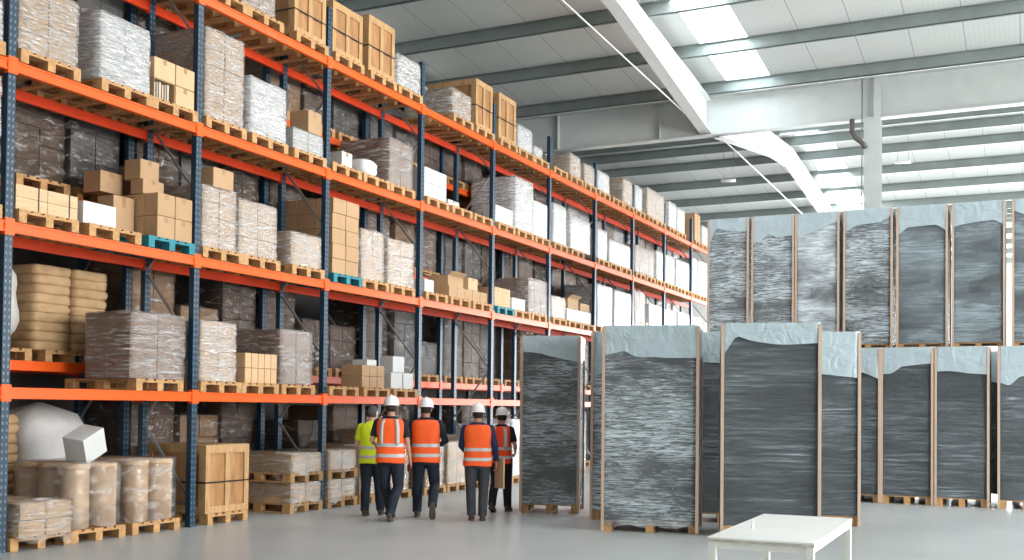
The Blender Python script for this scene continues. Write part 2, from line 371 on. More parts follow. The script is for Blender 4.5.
def make_rack(name, label, xf, levels, top, n0, n1, off=None):
    root = empty(name, (xf, Y0, 0), label, 'pallet rack')
    pm = post_mb(top).mesh('upright')
    pm.materials.append(post_paint)
    bm_ = MB().box(-.045, .0, .055, BAY - .055, -.06, .06).box(.0, .012, .055, BAY - .055, -.058, -.038).box(.0, .012, .055, BAY - .055, .038, .058)
    bm_.box(-.05, .016, .048, .062, -.09, .09).box(-.05, .016, BAY - .062, BAY - .048, -.09, .09).box(.0, .018, -.0, .055, -.09, .09).box(.0, .018, BAY - .055, BAY, -.09, .09)
    bmesh_ = bm_.mesh('load_beam'); bmesh_.materials.append(orange)
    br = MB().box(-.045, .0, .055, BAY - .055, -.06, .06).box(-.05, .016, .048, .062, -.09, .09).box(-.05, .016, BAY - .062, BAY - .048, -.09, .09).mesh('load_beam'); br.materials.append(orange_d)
    for k in range(n0, n1 + 1):
        for dx, nm in ((0, 0), (-FD + .08, 1)):
            o = bpy.data.objects.new('upright', pm); C.objects.link(o); o.parent = root; o.location = (dx, k * BAY, 0)
        zz = .35; sgn = 1
        while zz < top - 1.0:
            a = (-.05, k * BAY, zz); b = (-FD + .04, k * BAY, zz + 1.0)
            if sgn < 0: a = (-.05, k * BAY, zz + 1.0); b = (-FD + .04, k * BAY, zz)
            MB().bar(a, b, .028, .028).build('diagonal_brace', galv, root); zz += 1.0; sgn = -sgn
        MB().bar((-.05, k * BAY, .3), (-FD + .04, k * BAY, .3), .03, .03).build('horizontal_brace', galv, root)
    for k in range(n0, n1):
        for z in levels:
            o = bpy.data.objects.new('load_beam', bmesh_); C.objects.link(o); o.parent = root; o.location = (0, k * BAY, z)
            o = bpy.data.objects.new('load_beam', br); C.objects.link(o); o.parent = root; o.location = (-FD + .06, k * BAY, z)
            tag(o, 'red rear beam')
    return root
XB = -10.88
BL = [2.03, 4.13, 6.2]
make_rack('pallet_rack', 'tall orange and blue pallet rack facing the aisle, left side of the hall', XF, [LEV[i] for i in (1, 2, 3, 4)], 7.75, -1, 10)
make_rack('pallet_rack', 'rear blue and orange pallet rack standing back to back behind the aisle rack', XB, BL, 7.6, -1, 10)

# ------------------------------------------------------------------ pallets
def pallet_parts(wx=1.2, wy=.8):
    """euro pallet, long side along X; origin centre bottom"""
    deck = MB(); 
    for i in range(5):
        w = .145 if i in (0, 2, 4) else .1; y = -wy / 2 + .0725 + i * (wy - .145) / 4
        deck.box(-wx / 2, wx / 2, y - w / 2, y + w / 2, .122, .144)
    for x in (-wx / 2 + .0725, 0, wx / 2 - .0725): deck.box(x - .0725, x + .0725, -wy / 2, wy / 2, .100, .1215)
    sk = MB().box(-wx / 2, wx / 2, -.05, .05, 0, .022)
    bl = MB().box(-.0725, .0725, -.05, .05, .022, .100)
    D = deck.mesh('deck'); S = sk.mesh('bottom_board'); B = bl.mesh('block')
    pos = [(x, y) for x in (-wx / 2 + .0725, 0, wx / 2 - .0725) for y in (-wy / 2 + .05, 0, wy / 2 - .05)]
    return D, S, B, pos, wy
def pallet_one():
    D, S, B, pos, wy = PP; mb = MB()
    for me, ofs in [(D, [(0, 0)]), (S, [(0, -wy / 2 + .05), (0, 0), (0, wy / 2 - .05)]), (B, pos)]:
        for ox, oy in ofs:
            b = len(mb.v); mb.v += [(v.co.x + ox, v.co.y + oy, v.co.z) for v in me.vertices]
            for p in me.polygons: mb.f.append(tuple(b + i for i in p.vertices)); mb.sm.append(False)
    return mb.mesh('wooden_pallet')
PP = pallet_parts(); PONE = pallet_one(); PMAT = {}
for nm, m in (('w', wood), ('t', teal)):
    PMAT[nm] = []
    for me in (*PP[:3], PONE): 
        c = me.copy(); c.materials.append(m); PMAT[nm].append(c)
placed = {}
def pallet(x, y, z, label, group='wooden pallets in the aisle rack', col='w', near=True, rz=0, name='wooden_pallet'):
    k = (round(x, 1), round(z, 2)); b_ = math.floor((y - Y0) / BAY); lo = Y0 + b_ * BAY + .468; y = max(lo, min(lo + BAY - .936, y))
    for q in placed.setdefault(k, []):
        if abs(q - y) < .38: return None
        if abs(q - y) < .803: y = q + (.803 if y > q else -.803)
    if not lo - .01 <= y <= lo + BAY - .926 or any(abs(q - y) < .80 for q in placed[k]): return None
    placed[k].append(y); z += .002
    if not near:
        o = bpy.data.objects.new(name, PMAT[col][3]); C.objects.link(o); o.location = (x, y, z); o.rotation_euler = (0, 0, rz); return tag(o, label, 'pallet', group)
    e = empty(name, (x, y, z), label, 'pallet', group, rz)
    def p(nm, me, ox, oy): 
        o = bpy.data.objects.new(nm, me); C.objects.link(o); o.parent = e; o.location = (ox, oy, 0)
    wy = PP[4]
    p('deck', PMAT[col][0], 0, 0)
    for oy in (-wy / 2 + .05, 0, wy / 2 - .05): p('bottom_board', PMAT[col][1], 0, oy)
    for ox, oy in PP[3]: p('block', PMAT[col][2], ox, oy)
    return e
LN = {0: 'floor level', 1: 'lowest beam', 2: 'second beam', 3: 'third beam', 4: 'top beam'}
BN = ['nearest bay', 'second bay', 'third bay', 'fourth bay', 'fifth bay', 'sixth bay', 'seventh bay', 'eighth bay', 'ninth bay', 'farthest bay']
SN = ['near spot', 'middle spot', 'far spot']
def where(lev, y, row='aisle rack'):
    t = (y - Y0) / BAY
    if t < 0: return '%s, bay before the first whole post, %s' % (LN[lev], row)
    b = max(0, min(9, int(t))); s = min(2, int((t - b) * 3))
    return '%s, %s, %s, %s' % (LN[lev], BN[b], SN[s], row)
used_l = {}
def uniq(l):
    used_l[l] = used_l.get(l, 0) + 1
    return l if used_l[l] == 1 else l.replace(',', (' beyond the first,', ' farther along,', ' farthest along,', ' at the back,')[min(3, used_l[l] - 2)], 1)

# ------------------------------------------------------------------ loads
STY = {  # core material, film, colour words
    'white': (whitec, film_w, 'white'), 'white_brown': (kraft_l, film_h, 'whitish film and brown carton'), 'tan': (kraft, film_h, 'tan'),
    'brown': (kraft_d, film_b, 'brown'), 'grey': (kraft_g, film_w, 'grey'), 'whitebox': (whitec, film_b, 'low white'), 'cartons': (kraft, None, 'tan carton'),
    'dark': (kraft_dd, film_g, 'shaded brown'), 'greyd': (mat('shaded_grey_cardboard', (.11, .105, .10), .8, var=.2), film_g, 'shaded grey'), 'tand': (mat('shaded_tan_cardboard', (.27, .155, .075), .8, var=.15), film_g, 'shaded tan'), 'cream': (kraft_l, film_b, 'cream'),  # rear rack carton colours darkened, shade painted in
}
def wrapped(x0, x1, y0, y1, z0, z1, style, label, group, seed, film=True, name='wrapped_pallet_load', hem=None, step=.075):
    core, fm, _ = STY[style]; rng = random.Random(seed)
    cx, cy = (x0 + x1) / 2, (y0 + y1) / 2
    e = empty(name, (cx, cy, z0), label, 'pallet load', group); hx, hy, H = (x1 - x0) / 2, (y1 - y0) / 2, z1 - z0
    nz = max(1, round(H / rng.choice((.22, .3, .36)))); nx = max(1, round(2 * hx / .42)); ny = max(1, round(2 * hy / .38))
    mb = MB(); g = .007
    for i in range(nx):
        for j in range(ny):
            for k in range(nz):
                jx = rng.uniform(-.006, .006); jy = rng.uniform(-.006, .006)
                mb.box(-hx + 2 * hx * i / nx + g + jx, -hx + 2 * hx * (i + 1) / nx - g + jx, -hy + 2 * hy * j / ny + g + jy, -hy + 2 * hy * (j + 1) / ny - g + jy, H * k / nz + g * .5, H * (k + 1) / nz - g * .5)
    mb.build('carton_stack', core, e)
    if fm and film:
        shell(MB(), -hx - .012, hx + .012, -hy - .012, hy + .012, .004, H + .012, .013, seed, step, hem=hem, topamp=.01).build('stretch_film', fm, e)
    return e
def crate(x0, x1, y0, y1, z0, z1, label, group=None, feet=0.0):
    cx, cy = (x0 + x1) / 2, (y0 + y1) / 2
    e = empty('wooden_crate', (cx, cy, z0), label, 'crate', group); hx, hy, H = (x1 - x0) / 2, (y1 - y0) / 2, z1 - z0
    MB().box(-hx + .025, hx - .025, -hy + .025, hy - .025, .02, H - .02).build('panel', ply, e)
    fr = MB(); w = .09; t = .025
    for s in (-1, 1):                         # battens on the +X / -X faces and the +-Y faces
        X0, X1 = sorted((s * (hx - t), s * hx)); Y0_, Y1_ = sorted((s * (hy - t), s * hy))
        fr.box(X0, X1, -hy, hy, 0, w).box(X0, X1, -hy, hy, H - w, H).box(X0, X1, -hy, -hy + w, w, H - w).box(X0, X1, hy - w, hy, w, H - w).box(X0, X1, -w / 2, w / 2, w, H - w)
        fr.box(-hx + t, hx - t, Y0_, Y1_, 0, w).box(-hx + t, hx - t, Y0_, Y1_, H - w, H).box(-hx + t, -hx + t + w, Y0_, Y1_, w, H - w).box(hx - t - w, hx - t, Y0_, Y1_, w, H - w)
    fr.box(-hx, hx, -hy, hy, H, H + .02)
    fr.build('batten_frame', wood2, e)
    zb = H * .45; bd = MB(); q = .004
    bd.box(hx, hx + q, -hy - q, hy + q, zb, zb + .02).box(-hx - q, -hx, -hy - q, hy + q, zb, zb + .02).box(-hx, hx, hy, hy + q, zb, zb + .02).box(-hx, hx, -hy - q, -hy, zb, zb + .02)
    bd.build('steel_band', steelb, e)
    return e
def carton(x0, x1, y0, y1, z0, z1, label, group=None, m=None, open_=False, tapec=tape, name='cardboard_box', rot=None):
    m = m or kraft; cx, cy = (x0 + x1) / 2, (y0 + y1) / 2; hx, hy, H = (x1 - x0) / 2, (y1 - y0) / 2, z1 - z0
    e = empty(name, (cx, cy, z0), label, 'box', group)
    if rot: e.rotation_euler = rot
    g = .005
    if open_:
        t = .008; b = MB().box(-hx, hx, -hy, hy, 0, t).box(-hx, -hx + t, -hy, hy, t, H).box(hx - t, hx, -hy, hy, t, H).box(-hx + t, hx - t, -hy, -hy + t, t, H).box(-hx + t, hx - t, hy - t, hy, t, H)
        b.build('body', m, e); f = MB()
        f.bar((hx, 0, H), (hx + .10, 0, H + .07), 2 * hy, .006).build('flap', m, e)
        MB().bar((-hx, 0, H), (-hx - .10, 0, H + .06), 2 * hy, .006).build('flap', m, e)
    else:
        MB().box(-hx + g, hx - g, -hy + g, hy - g, 0, H - g).build('body', m, e, bevel=.006)
        if tapec:
            tw = .03
            MB().box(-hx + g, hx - g, -tw, tw, H - g, H - g + .0015).box(hx - g, hx - g + .0015, -tw, tw, H * .72, H - g).box(-hx + .002, -hx + g, -tw, tw, H * .72, H - g).build('tape', tapec, e)
    return e

FRONT = [
(3,6.93,7.72,5.80,1.0,'wrap','white'),(2,6.93,7.72,5.0,1.0,'wrap','white'),(1,6.93,7.72,2.6,1.0,'wrap','tan'),(4,6.93,7.72,7.6,1.0,'wrap','tan'),
(3,7.92,8.71,6.12,1.00,'wrap','white_brown'),(3,9.03,9.81,6.16,1.05,'wrap','white'),(3,10.80,11.56,6.56,1.00,'wrap','white_brown'),(3,11.70,12.50,6.16,1.05,'wrap','white'),
(3,12.68,13.42,5.69,0.80,'wrap','whitebox'),(3,15.30,16.08,6.15,1.00,'wrap','brown'),(3,20.25,21.16,6.48,1.05,'wrap','grey'),(3,22.27,23.03,6.27,1.00,'wrap','white'),
(3,23.28,24.57,6.16,1.00,'wrap','white'),(3,25.06,25.75,6.13,1.00,'wrap','white'),(3,25.90,27.54,5.98,1.00,'wrap','white'),(3,27.92,29.63,6.13,1.00,'wrap','brown'),
(3,29.85,30.45,6.21,1.00,'wrap','white'),(3,30.75,31.6,6.21,1.0,'wrap','white'),(3,31.80,33.21,6.23,1.00,'wrap','white'),(3,33.62,34.13,6.50,0.90,'wrap','white'),(3,34.25,35.35,6.51,0.90,'wrap','white'),
(4,10.78,11.40,7.69,1.00,'wrap','brown'),(4,11.52,12.21,7.58,1.00,'wrap','tan'),(4,12.67,13.45,7.85,1.00,'crate',''),(4,13.63,14.46,7.89,0.90,'crate',''),
(4,14.64,15.44,8.01,0.90,'crate',''),(4,15.52,16.29,7.65,1.00,'wrap','grey'),(4,17.47,18.23,7.60,1.05,'wrap','tan'),(4,18.44,19.16,8.03,1.10,'crate',''),
(4,19.45,20.26,8.03,0.90,'crate',''),(4,20.35,21.08,7.61,1.00,'wrap','white'),(4,21.20,21.63,7.34,0.80,'wrap','white'),(4,23.25,23.90,7.63,1.00,'wrap','white_brown'),
(4,24.16,24.82,7.58,1.00,'wrap','white_brown'),(4,25.05,25.87,7.60,1.00,'wrap','white'),(4,26.94,27.68,7.77,1.00,'wrap','white_brown'),(4,27.93,28.5,7.77,1.0,'wrap','white'),(4,28.95,30.55,7.91,1.00,'wrap','white_brown'),
(4,30.99,31.76,7.88,1.00,'wrap','white'),(4,31.87,32.67,7.86,1.00,'wrap','white'),(4,33.85,34.5,8.01,0.90,'wrap','cartons'),(4,34.70,35.4,7.73,0.90,'wrap','white'),
(2,10.79,11.45,4.47,1.00,'wrap','white_brown'),(2,11.51,12.33,4.41,1.00,'wrap','white_brown'),(2,12.67,13.41,4.14,1.00,'wrap','white_brown'),
(2,13.71,14.44,4.84,1.05,'wrap','cartons'),(2,14.50,15.18,4.47,1.00,'wrap','white_brown'),(2,15.30,16.16,4.43,1.00,'wrap','white_brown'),(2,20.96,21.98,4.41,1.05,'wrap','brown'),
(2,22.21,23.03,4.15,1.00,'wrap','white_brown'),(2,25.09,26.17,4.72,1.00,'wrap','white'),(2,26.32,27.66,4.70,1.00,'wrap','white'),(2,27.91,28.85,4.86,0.90,'wrap','brown'),
(2,29.2,30.4,4.6,.9,'wrap','white'),(2,30.78,31.84,4.58,0.90,'wrap','white'),(2,32.05,33.25,4.61,0.90,'wrap','white'),(2,33.7,34.8,4.6,.9,'wrap','white'),(2,34.95,36.1,4.5,.9,'wrap','white'),
(1,9.58,10.50,2.70,0.74,'wrap','brown'),(1,10.79,11.49,2.68,1.00,'wrap','white_brown'),(1,12.45,13.22,2.68,1.00,'wrap','brown'),
(0,7.95,8.64,0.51,1.00,'lowwrap',''),(0,8.70,9.51,0.89,1.00,'drums',''),(0,9.62,10.42,0.90,1.00,'drums',''),(0,10.90,11.76,1.03,1.05,'crate',''),
(0,12.70,13.44,0.86,1.00,'double',''),(0,13.63,14.38,0.87,1.00,'double',''),(0,14.50,15.25,0.94,1.00,'wrap','cream'),(0,15.37,16.0,1.19,1.00,'wrap','cream'),
(0,16.60,17.25,0.99,1.00,'wrap','cream'),(0,17.39,18.15,0.92,1.00,'wrap','cream'),(0,18.32,19.08,1.03,1.00,'wrap','white_brown'),
(0,19.36,20.0,1.23,1.00,'wrap','white'),(0,20.14,20.78,1.33,1.00,'wrap','white'),(0,22.4,23.2,1.3,1.0,'wrap','white'),(0,23.5,24.3,1.2,1.0,'wrap','cream'),
]
PX = XF + .04 - .6        # pallet centre X
drumm = mat('fibre_drum', (.50, .335, .20), .6, var=.05)
film_c = film_mat('thin_clear_film', (.85, .83, .8), .04, .5, a0=.48, a1=.75, rough=.2, gl=.03, scale=(2, 2, 5), tilt=.5)
def drum_load(x0, x1, y0, y1, z0, z1, label, seed):
    cx, cy = (x0 + x1) / 2, (y0 + y1) / 2; e = empty('wrapped_drums', (cx, cy, z0), label, 'pallet load', 'wrapped fibre drums on pallets'); H = z1 - z0
    hx, hy = (x1 - x0) / 2, (y1 - y0) / 2
    for i in range(3):
        for j in range(2):
            r = min(hy / 2, hx / 3) * .98; px = -hx + hx / 3 * (2 * i + 1); pyy = -hy + hy * (2 * j + 1) / 2
            ring = lambda rr_, z: [Vector((px + rr_ * math.cos(a * math.pi / 12), pyy + rr_ * math.sin(a * math.pi / 12), z)) for a in range(24)]
            d = MB(); d.loft([ring(r, 0), ring(r, H * .32), ring(r + .004, H * .325), ring(r + .004, H * .345), ring(r, H * .35), ring(r, H - .06)], cap=True).build('drum', drumm, e)
            MB().loft([ring(r + .008, H - .06), ring(r + .008, H - .004), ring(r - .02, H), ring(r - .03, H - .02)]).build('drum_lid', kraft_l, e)
    sh = shell(MB(), -hx - .01, hx + .01, -hy - .01, hy + .01, .0, H + .015, .014, seed, .08, rad=.16, hem=.04, topamp=.02); sh.build('stretch_film', film_c, e)
    return e
seed = 100
for (lev, y0, y1, zt, dep, st, sty) in FRONT:
    seed += 1; base = LEV[lev] + (.06 if lev else 0.0); cy = (y0 + y1) / 2; ym = cy
    pos = where(lev, ym); near = cy < 20; wide = (y1 - y0) > 1.1
    xf = -9.715 if lev else XF + .02
    if (lev, round(y0, 2)) != (4, 21.20):
        pass
    if st != 'double':
        ys = [cy] if not wide else [y0 + .4, y1 - .4]
        if (lev, y0) == (1, 9.61): ys = [9.24, 10.10]
        for i, yy in enumerate(ys):
            if lev == 2 and abs(y0 - 13.71) < .01: pallet(PX, yy, base, 'teal painted pallet on second beam, third bay, near spot', col='t')
            else: pallet(PX, yy, base, uniq('wooden pallet, %s' % (where(lev, yy))), near=near)
    zb = base + .148
    if st == 'wrap':
        w = STY[sty][2]
        wrapped(xf - dep, xf, y0, y1, zb, zt, sty, uniq(('%s wrapped load, ' % w if sty != 'cartons' else 'bare tan carton stack, ') + pos), 'wrapped loads on the aisle rack', seed, step=.075 if near else .12)
    elif st == 'crate': crate(xf - dep, xf, y0, y1, zb, zt, uniq('brown wooden crate, ' + pos), 'wooden crates on the aisle rack')
    elif st == 'drums': drum_load(xf - dep, xf, y0, y1, zb, zt, 'clear wrapped brown fibre drums on floor pallet, ' + ('nearer of the two' if y0 < 9 else 'farther, beside the crate'), seed)
    elif st == 'lowwrap':
        wrapped(xf - dep + .1, xf + .1, y0, y1, zb, zt, 'cream', 'low pale wrapped pallet load on floor at the near left corner', None, seed, hem=.14)
    elif st == 'double':
        pallet(PX, cy, 0, uniq('wooden pallet, ' + pos), near=near)
        zm = .144 + (zt - .288) / 2
        wrapped(xf - dep, xf, y0, y1, .144, zm, 'cream', uniq('lower half-height film-wrapped cartons, ' + pos), 'low wrapped loads stacked two high', seed, hem=.16)
        pallet(PX, cy, zm + .014, uniq('upper wooden pallet between two low loads, ' + pos), near=near)
        wrapped(xf - dep, xf, y0, y1, zm + .158, zt + .014, 'cream', uniq('upper half-height film-wrapped cartons, ' + pos), 'low wrapped loads stacked two high', seed + 50, hem=.1)

# empty or carton-carrying pallets of the aisle rack
for lev, a, b, c in [(3,9.87,10.65,'w'),(3,13.60,14.42,'w'),(3,14.47,15.27,'w'),(3,16.50,17.32,'w'),(3,17.45,18.25,'w'),(3,18.33,19.13,'w'),(3,19.38,20.18,'w'),(3,21.22,22.0,'w'),
    (4,22.2,23.0,'w'),(4,26.05,26.85,'w'),(4,21.62,21.63,'x'),
    (2,7.93,8.73,'w'),(2,8.86,9.70,'w'),(2,9.80,10.60,'t'),(2,16.50,17.32,'w'),(2,17.42,18.22,'w'),(2,18.32,19.12,'w'),(2,19.38,20.18,'t'),(2,23.15,23.95,'w'),(2,24.0,24.8,'w'),
    (1,11.55,12.38,'w'),(1,13.60,14.42,'w'),(1,14.55,15.36,'w'),(1,15.45,16.28,'w')]:
    if c == 'x': continue
    z = LEV[lev] + .06; l = ('teal painted pallet, ' if c == 't' else 'open wooden pallet, ') + where(lev, (a + b) / 2)
    pallet(PX, (a + b) / 2, z, uniq(l), col=c, near=a < 21)
ZP = {l: LEV[l] + .06 + .148 for l in LEV}
ZP[0] = .144
# --- third beam, nearest bay: two rows of small cartons round an open one with files
g = 'cartons on third beam of nearest bay'
z = ZP[3]
carton(-10.1, -9.72, 9.90, 10.27, z + .265, z + .53, 'pale carton on top of the open file box, third beam, nearest bay', g, kraft_l)
carton(-10.1, -9.72, 10.275, 10.62, z + .265, z + .53, 'pale carton, upper far one beside blue post, third beam, nearest bay', g, kraft_l)
carton(-10.1, -9.72, 10.275, 10.62, z, z + .262, 'pale carton, lower far one beside blue post, third beam, nearest bay', g, kraft_l)
e = empty('open_file_box', (-9.91, 10.08, z), 'carton open at the front showing files, third beam, nearest bay', 'box')
MB().box(-.19, .19, -.18, .18, 0, .008).box(-.19, .19, -.18, .18, .25, .258).box(-.19, .19, -.18, -.172, .008, .25).box(-.19, .19, .172, .18, .008, .25).box(-.19, -.182, -.172, .172, .008, .25).build('body', kraft, e)
fm_ = [mat('file_cream', (.50, .38, .23)), mat('file_grey', (.30, .28, .26)), mat('file_white', (.58, .50, .38))]
for i in range(6):
    tag(MB().box(-10.0, -9.75, 9.925 + i * .046, 9.955 + i * .046, z + .009, z + .215 + .01 * (i % 3)).build('file_folder', fm_[i % 3]), 'upright paper file inside the open carton, %s from the left' % ('first', 'second', 'third', 'fourth', 'fifth', 'sixth')[i], 'file', 'files in the open carton')
# cartons on the low white load, second bay, third beam
carton(-10.1, -9.74, 13.08, 13.42, 5.705, 6.06, 'tan taped carton on low white load beside blue post, third beam', 'cartons on the low white load', kraft)
carton(-10.4, -10.15, 12.70, 13.02, 5.705, 6.0, 'brown carton at the back of the low white load, third beam', 'cartons on the low white load', kraft_d)
carton(-10.2, -9.82, 14.08, 14.38, ZP[3], ZP[3] + .29, 'pale grey box on open pallet, third beam, third bay', None, mat('pale_grey_carton', (.55, .55, .54)))
def bag(x, y, z, rx, ry, rz, label, m, seed, group=None, name='white_bag'):
    mb = MB(); rings = []; o = Vector((seed * 3.1, seed, 0))
    for i in range(11):
        t = -1 + 2 * i / 10; q = (1 - abs(t) ** 3.2) ** (1 / 2.4) if abs(t) < 1 else .05; q = max(q, .3 if t < 0 else .06)
        ring = []
        for j in range(24):
            a = 2 * math.pi * j / 24; cx_, sy_ = math.cos(a), math.sin(a)
            sq = 1 / max(abs(cx_), abs(sy_)) ** .45; d = 1 + .10 * noise.noise(Vector((cx_ * 2, sy_ * 2, t * 3)) + o)
            ring.append(Vector((rx * q * cx_ * sq * d, ry * q * sy_ * sq * d, rz * (t + 1))))
        rings.append(ring)
    mb.loft(rings); ob = mb.build(name, m, None, (x, y, z)); return tag(ob, label, 'bag', group)
bag(-9.98, 14.88, ZP[3], .22, .22, .165, 'crumpled white bag on open pallet, third beam, third bay', mat('white_plastic_bag', (.74, .75, .74), .4, bump=.4, bscale=8), 3)
# white cartons in rows
def carton_grid(x1, dx, y0, y1, ny, z, dz, nz, m, what, wherel, nx=1, tp=None, group=None):
    dy = (y1 - y0) / ny; rows = ('bottom', 'second', 'third', 'fourth'); od = ('first', 'second', 'third', 'fourth', 'fifth', 'sixth')
    for k in range(nz):
        for j in range(ny):
            for i in range(nx):
                l = '%s, %s row, %s along%s, %s' % (what, 'top' if (k == nz - 1 and nz > 1) else rows[k], od[j], '' if nx == 1 else (' in front', ' in second file', ' in third file', ' at rear')[i], wherel)
                carton(x1 - dx * (i + 1), x1 - dx * i, y0 + dy * j, y0 + dy * (j + 1), z + dz * k, z + dz * (k + 1), l, group or (what + 's, ' + wherel), m, tapec=tp)
carton_grid(-9.73, .4, 16.52, 17.34, 3, ZP[3], .27, 2, whitec, 'white carton', 'third beam, fourth bay')
carton(-10.35, -9.95, 17.80, 18.25, ZP[3], ZP[3] + .2, 'small pale box set back on open pallet, third beam, fourth bay', None, whitec)
carton_grid(-9.73, .3, 19.38, 20.2, 3, ZP[3], .36, 1, whitec, 'white carton', 'before the grey load, third beam')
carton_grid(-9.73, .4, 21.24, 22.0, 2, ZP[3], .26, 3, whitec, 'white carton', 'third beam, fifth bay')
# --- second beam, nearest bay: plank bundle, white box, big carton pile
z = ZP[2]
for k in range(2):
    for j in range(2):
        l = '%s %s pale plank box on pallet, second beam, nearest bay' % (('lower', 'upper')[k], ('nearer', 'farther')[j])
        e = empty('wooden_box', (-10.02, 8.14 + j * .415, z + k * .137), l, 'box', 'pale plank boxes strapped on a pallet')
        MB().box(-.3, .3, -.205, .205, 0, .134).build('body', plank, e, bevel=.004)
        MB().box(-.302, .302, .08, .095, .134, .137).box(.3, .303, .08, .095, 0, .137).build('strap', steelb, e)
carton(-10.15, -9.72, 8.84, 9.34, z, z + .26, 'white box on wooden pallet, second beam, nearest bay', None, whitec, tapec=None, name='white_box')
carton_grid(-9.72, .235, 10.0, 10.62, 2, z, .285, 2, kraft, 'tan carton', 'pile on teal pallet, second beam', nx=4, tp=tape)
carton(-10.36, -10.08, 9.63, 9.98, z + .0, z + .50, 'tan carton standing left of the pile, second beam, nearest bay', None, kraft)
carton(-10.66, -10.36, 9.68, 10.05, z + 0.572, z + 0.842, 'tan carton on rear left of the pile, second beam', 'loose cartons on top of the pile', kraft)
carton(-10.18, -9.96, 9.99, 10.36, z + 0.572, z + 0.762, 'low tan carton on the middle of the pile, second beam', 'loose cartons on top of the pile', kraft)
carton(-10.30, -10.02, 10.0, 10.33, z + 0.764, z + 1.022, 'topmost tan carton crowning the pile, second beam', 'loose cartons on top of the pile', kraft)
carton(-10.66, -10.40, 10.25, 10.62, z + 0.572, z + 1.022, 'brown carton at the back right of the pile, second beam', 'loose cartons on top of the pile', kraft_d)
carton(-10.05, -9.74, 11.02, 11.43, 4.485, 4.76, 'loose tan carton on top of wrapped load, second beam, second bay', None, kraft)
# --- second beam, fourth and fifth bay
z = ZP[2]; g = 'loose tan cartons on second beam of fourth bay'
carton(-10.25, -9.78, 16.66, 17.0, z, z + .25, 'small white carton on pallet, second beam, fourth bay', None, whitec, tapec=None, name='white_box')
carton_grid(-9.74, .35, 17.5, 19.08, 5, z, .22, 1, kraft, 'tan carton', 'second beam, fourth bay', nx=2, tp=tape)
carton(-10.25, -9.80, 17.55, 18.15, z + .222, z + .42, 'open tan carton with raised flaps, second beam, fourth bay', g, kraft, open_=True)
carton(-10.1, -9.76, 18.3, 18.7, z + .222, z + .46, 'closed tan carton beside the open one, second beam, fourth bay', g, kraft_l)
carton(-10.3, -9.95, 18.72, 19.04, z + .222, z + .36, 'low brown carton at far end, second beam, fourth bay', g, kraft_d)
carton_grid(-9.74, .4, 19.40, 20.14, 2, z, .40, 1, kraft_l, 'tall tan carton', 'on teal pallet, second beam', tp=tape)
pallet(PX, 20.6, LEV[2] + .06, 'open wooden pallet under small white cartons, second beam, fifth bay')
carton_grid(-9.74, .3, 20.22, 20.88, 3, z, .26, 1, whitec, 'small white carton', 'second beam, fifth bay')
carton_grid(-9.74, .45, 23.2, 24.75, 4, z, .30, 1, whitec, 'white carton', 'second beam, sixth bay')
carton(-10.3, -9.76, 23.3, 23.95, z + .302, z + .55, 'open tan carton on white ones, second beam, sixth bay', None, kraft, open_=True)
carton(-10.2, -9.76, 24.1, 24.7, z + .302, z + .5, 'tan carton on white ones, second beam, sixth bay', None, kraft)
carton(-10.2, -9.72, 28.95, 29.15, ZP[2], ZP[2] + .4, 'small tan carton between loads, second beam, eighth bay', None, kraft)
# --- lowest beam
z = ZP[1]
carton_grid(-9.72, .36, 11.70, 12.40, 5, z, .21, 2, kraft_l, 'narrow tan carton', 'lowest beam, second bay')
carton_grid(-9.74, .42, 14.62, 15.30, 3, z, .185, 2, kraft, 'low tan carton', 'lowest beam, third bay', tp=tape)
carton(-10.1, -9.8, 14.85, 15.15, z + .37, z + .47, 'flat white box on tan cartons, lowest beam, third bay', None, whitec, tapec=None, name='white_box')
carton(-10.1, -9.74, 15.50, 15.88, z, z + .28, 'white carton, lower near one, lowest beam, third bay', 'white cartons on the lowest beam', whitec, tapec=None, name='white_box')
carton(-10.1, -9.74, 15.90, 16.24, z, z + .28, 'white carton, lower far one beside blue post, lowest beam', 'white cartons on the lowest beam', whitec, tapec=None, name='white_box')
carton(-10.05, -9.78, 15.62, 16.0, z + .282, z + .56, 'white carton standing on two others, lowest beam, third bay', 'white cartons on the lowest beam', whitec, tapec=None, name='white_box')
# tilted white box on the drum load
b = carton(-10.16, -9.86, 8.98, 9.36, 1.0, 1.32, 'tilted white box resting on the wrapped drums before the bulk bag', None, whitec, tapec=None, name='white_box')
b.rotation_euler = (R(24), R(8), R(10)); b.location = (-10.0, 9.22, .96)

# ------------------------------------------------------------------ rear rack loads
XBF = XB - .02
def sack(x, y, z, sx_, sy_, sz_, label, seed, group):
    rings = []; o = Vector((seed * 1.7, seed * .3, 2))
    for i in range(7):
        t = -1 + 2 * i / 6; q = max((1 - abs(t) ** 3) ** .5 if abs(t) < .999 else .5, .5)
        ring = []
        for j in range(48):
            a = 2 * math.pi * j / 48; c_, s_ = math.cos(a), math.sin(a); k = 1 / (abs(c_) ** 14 + abs(s_) ** 14) ** (1 / 14)
            d = 1 + .05 * noise.noise(Vector((c_ * 3, s_ * 3, t)) + o); ring.append(Vector((sx_ / 2 * (.93 + .07 * q) * c_ * k * d, sy_ / 2 * (.9 + .1 * q) * s_ * k * d, sz_ / 2 * (t + 1))))
        rings.append(ring)
    ob = MB().loft(rings).build('paper_sack', sackm, None, (x, y, z)); return tag(ob, label, 'sack', group)
od = ['bottom', 'second', 'third', 'fourth', 'fifth', 'sixth', 'seventh', 'eighth', 'ninth', 'tenth', 'eleventh', 'twelfth']
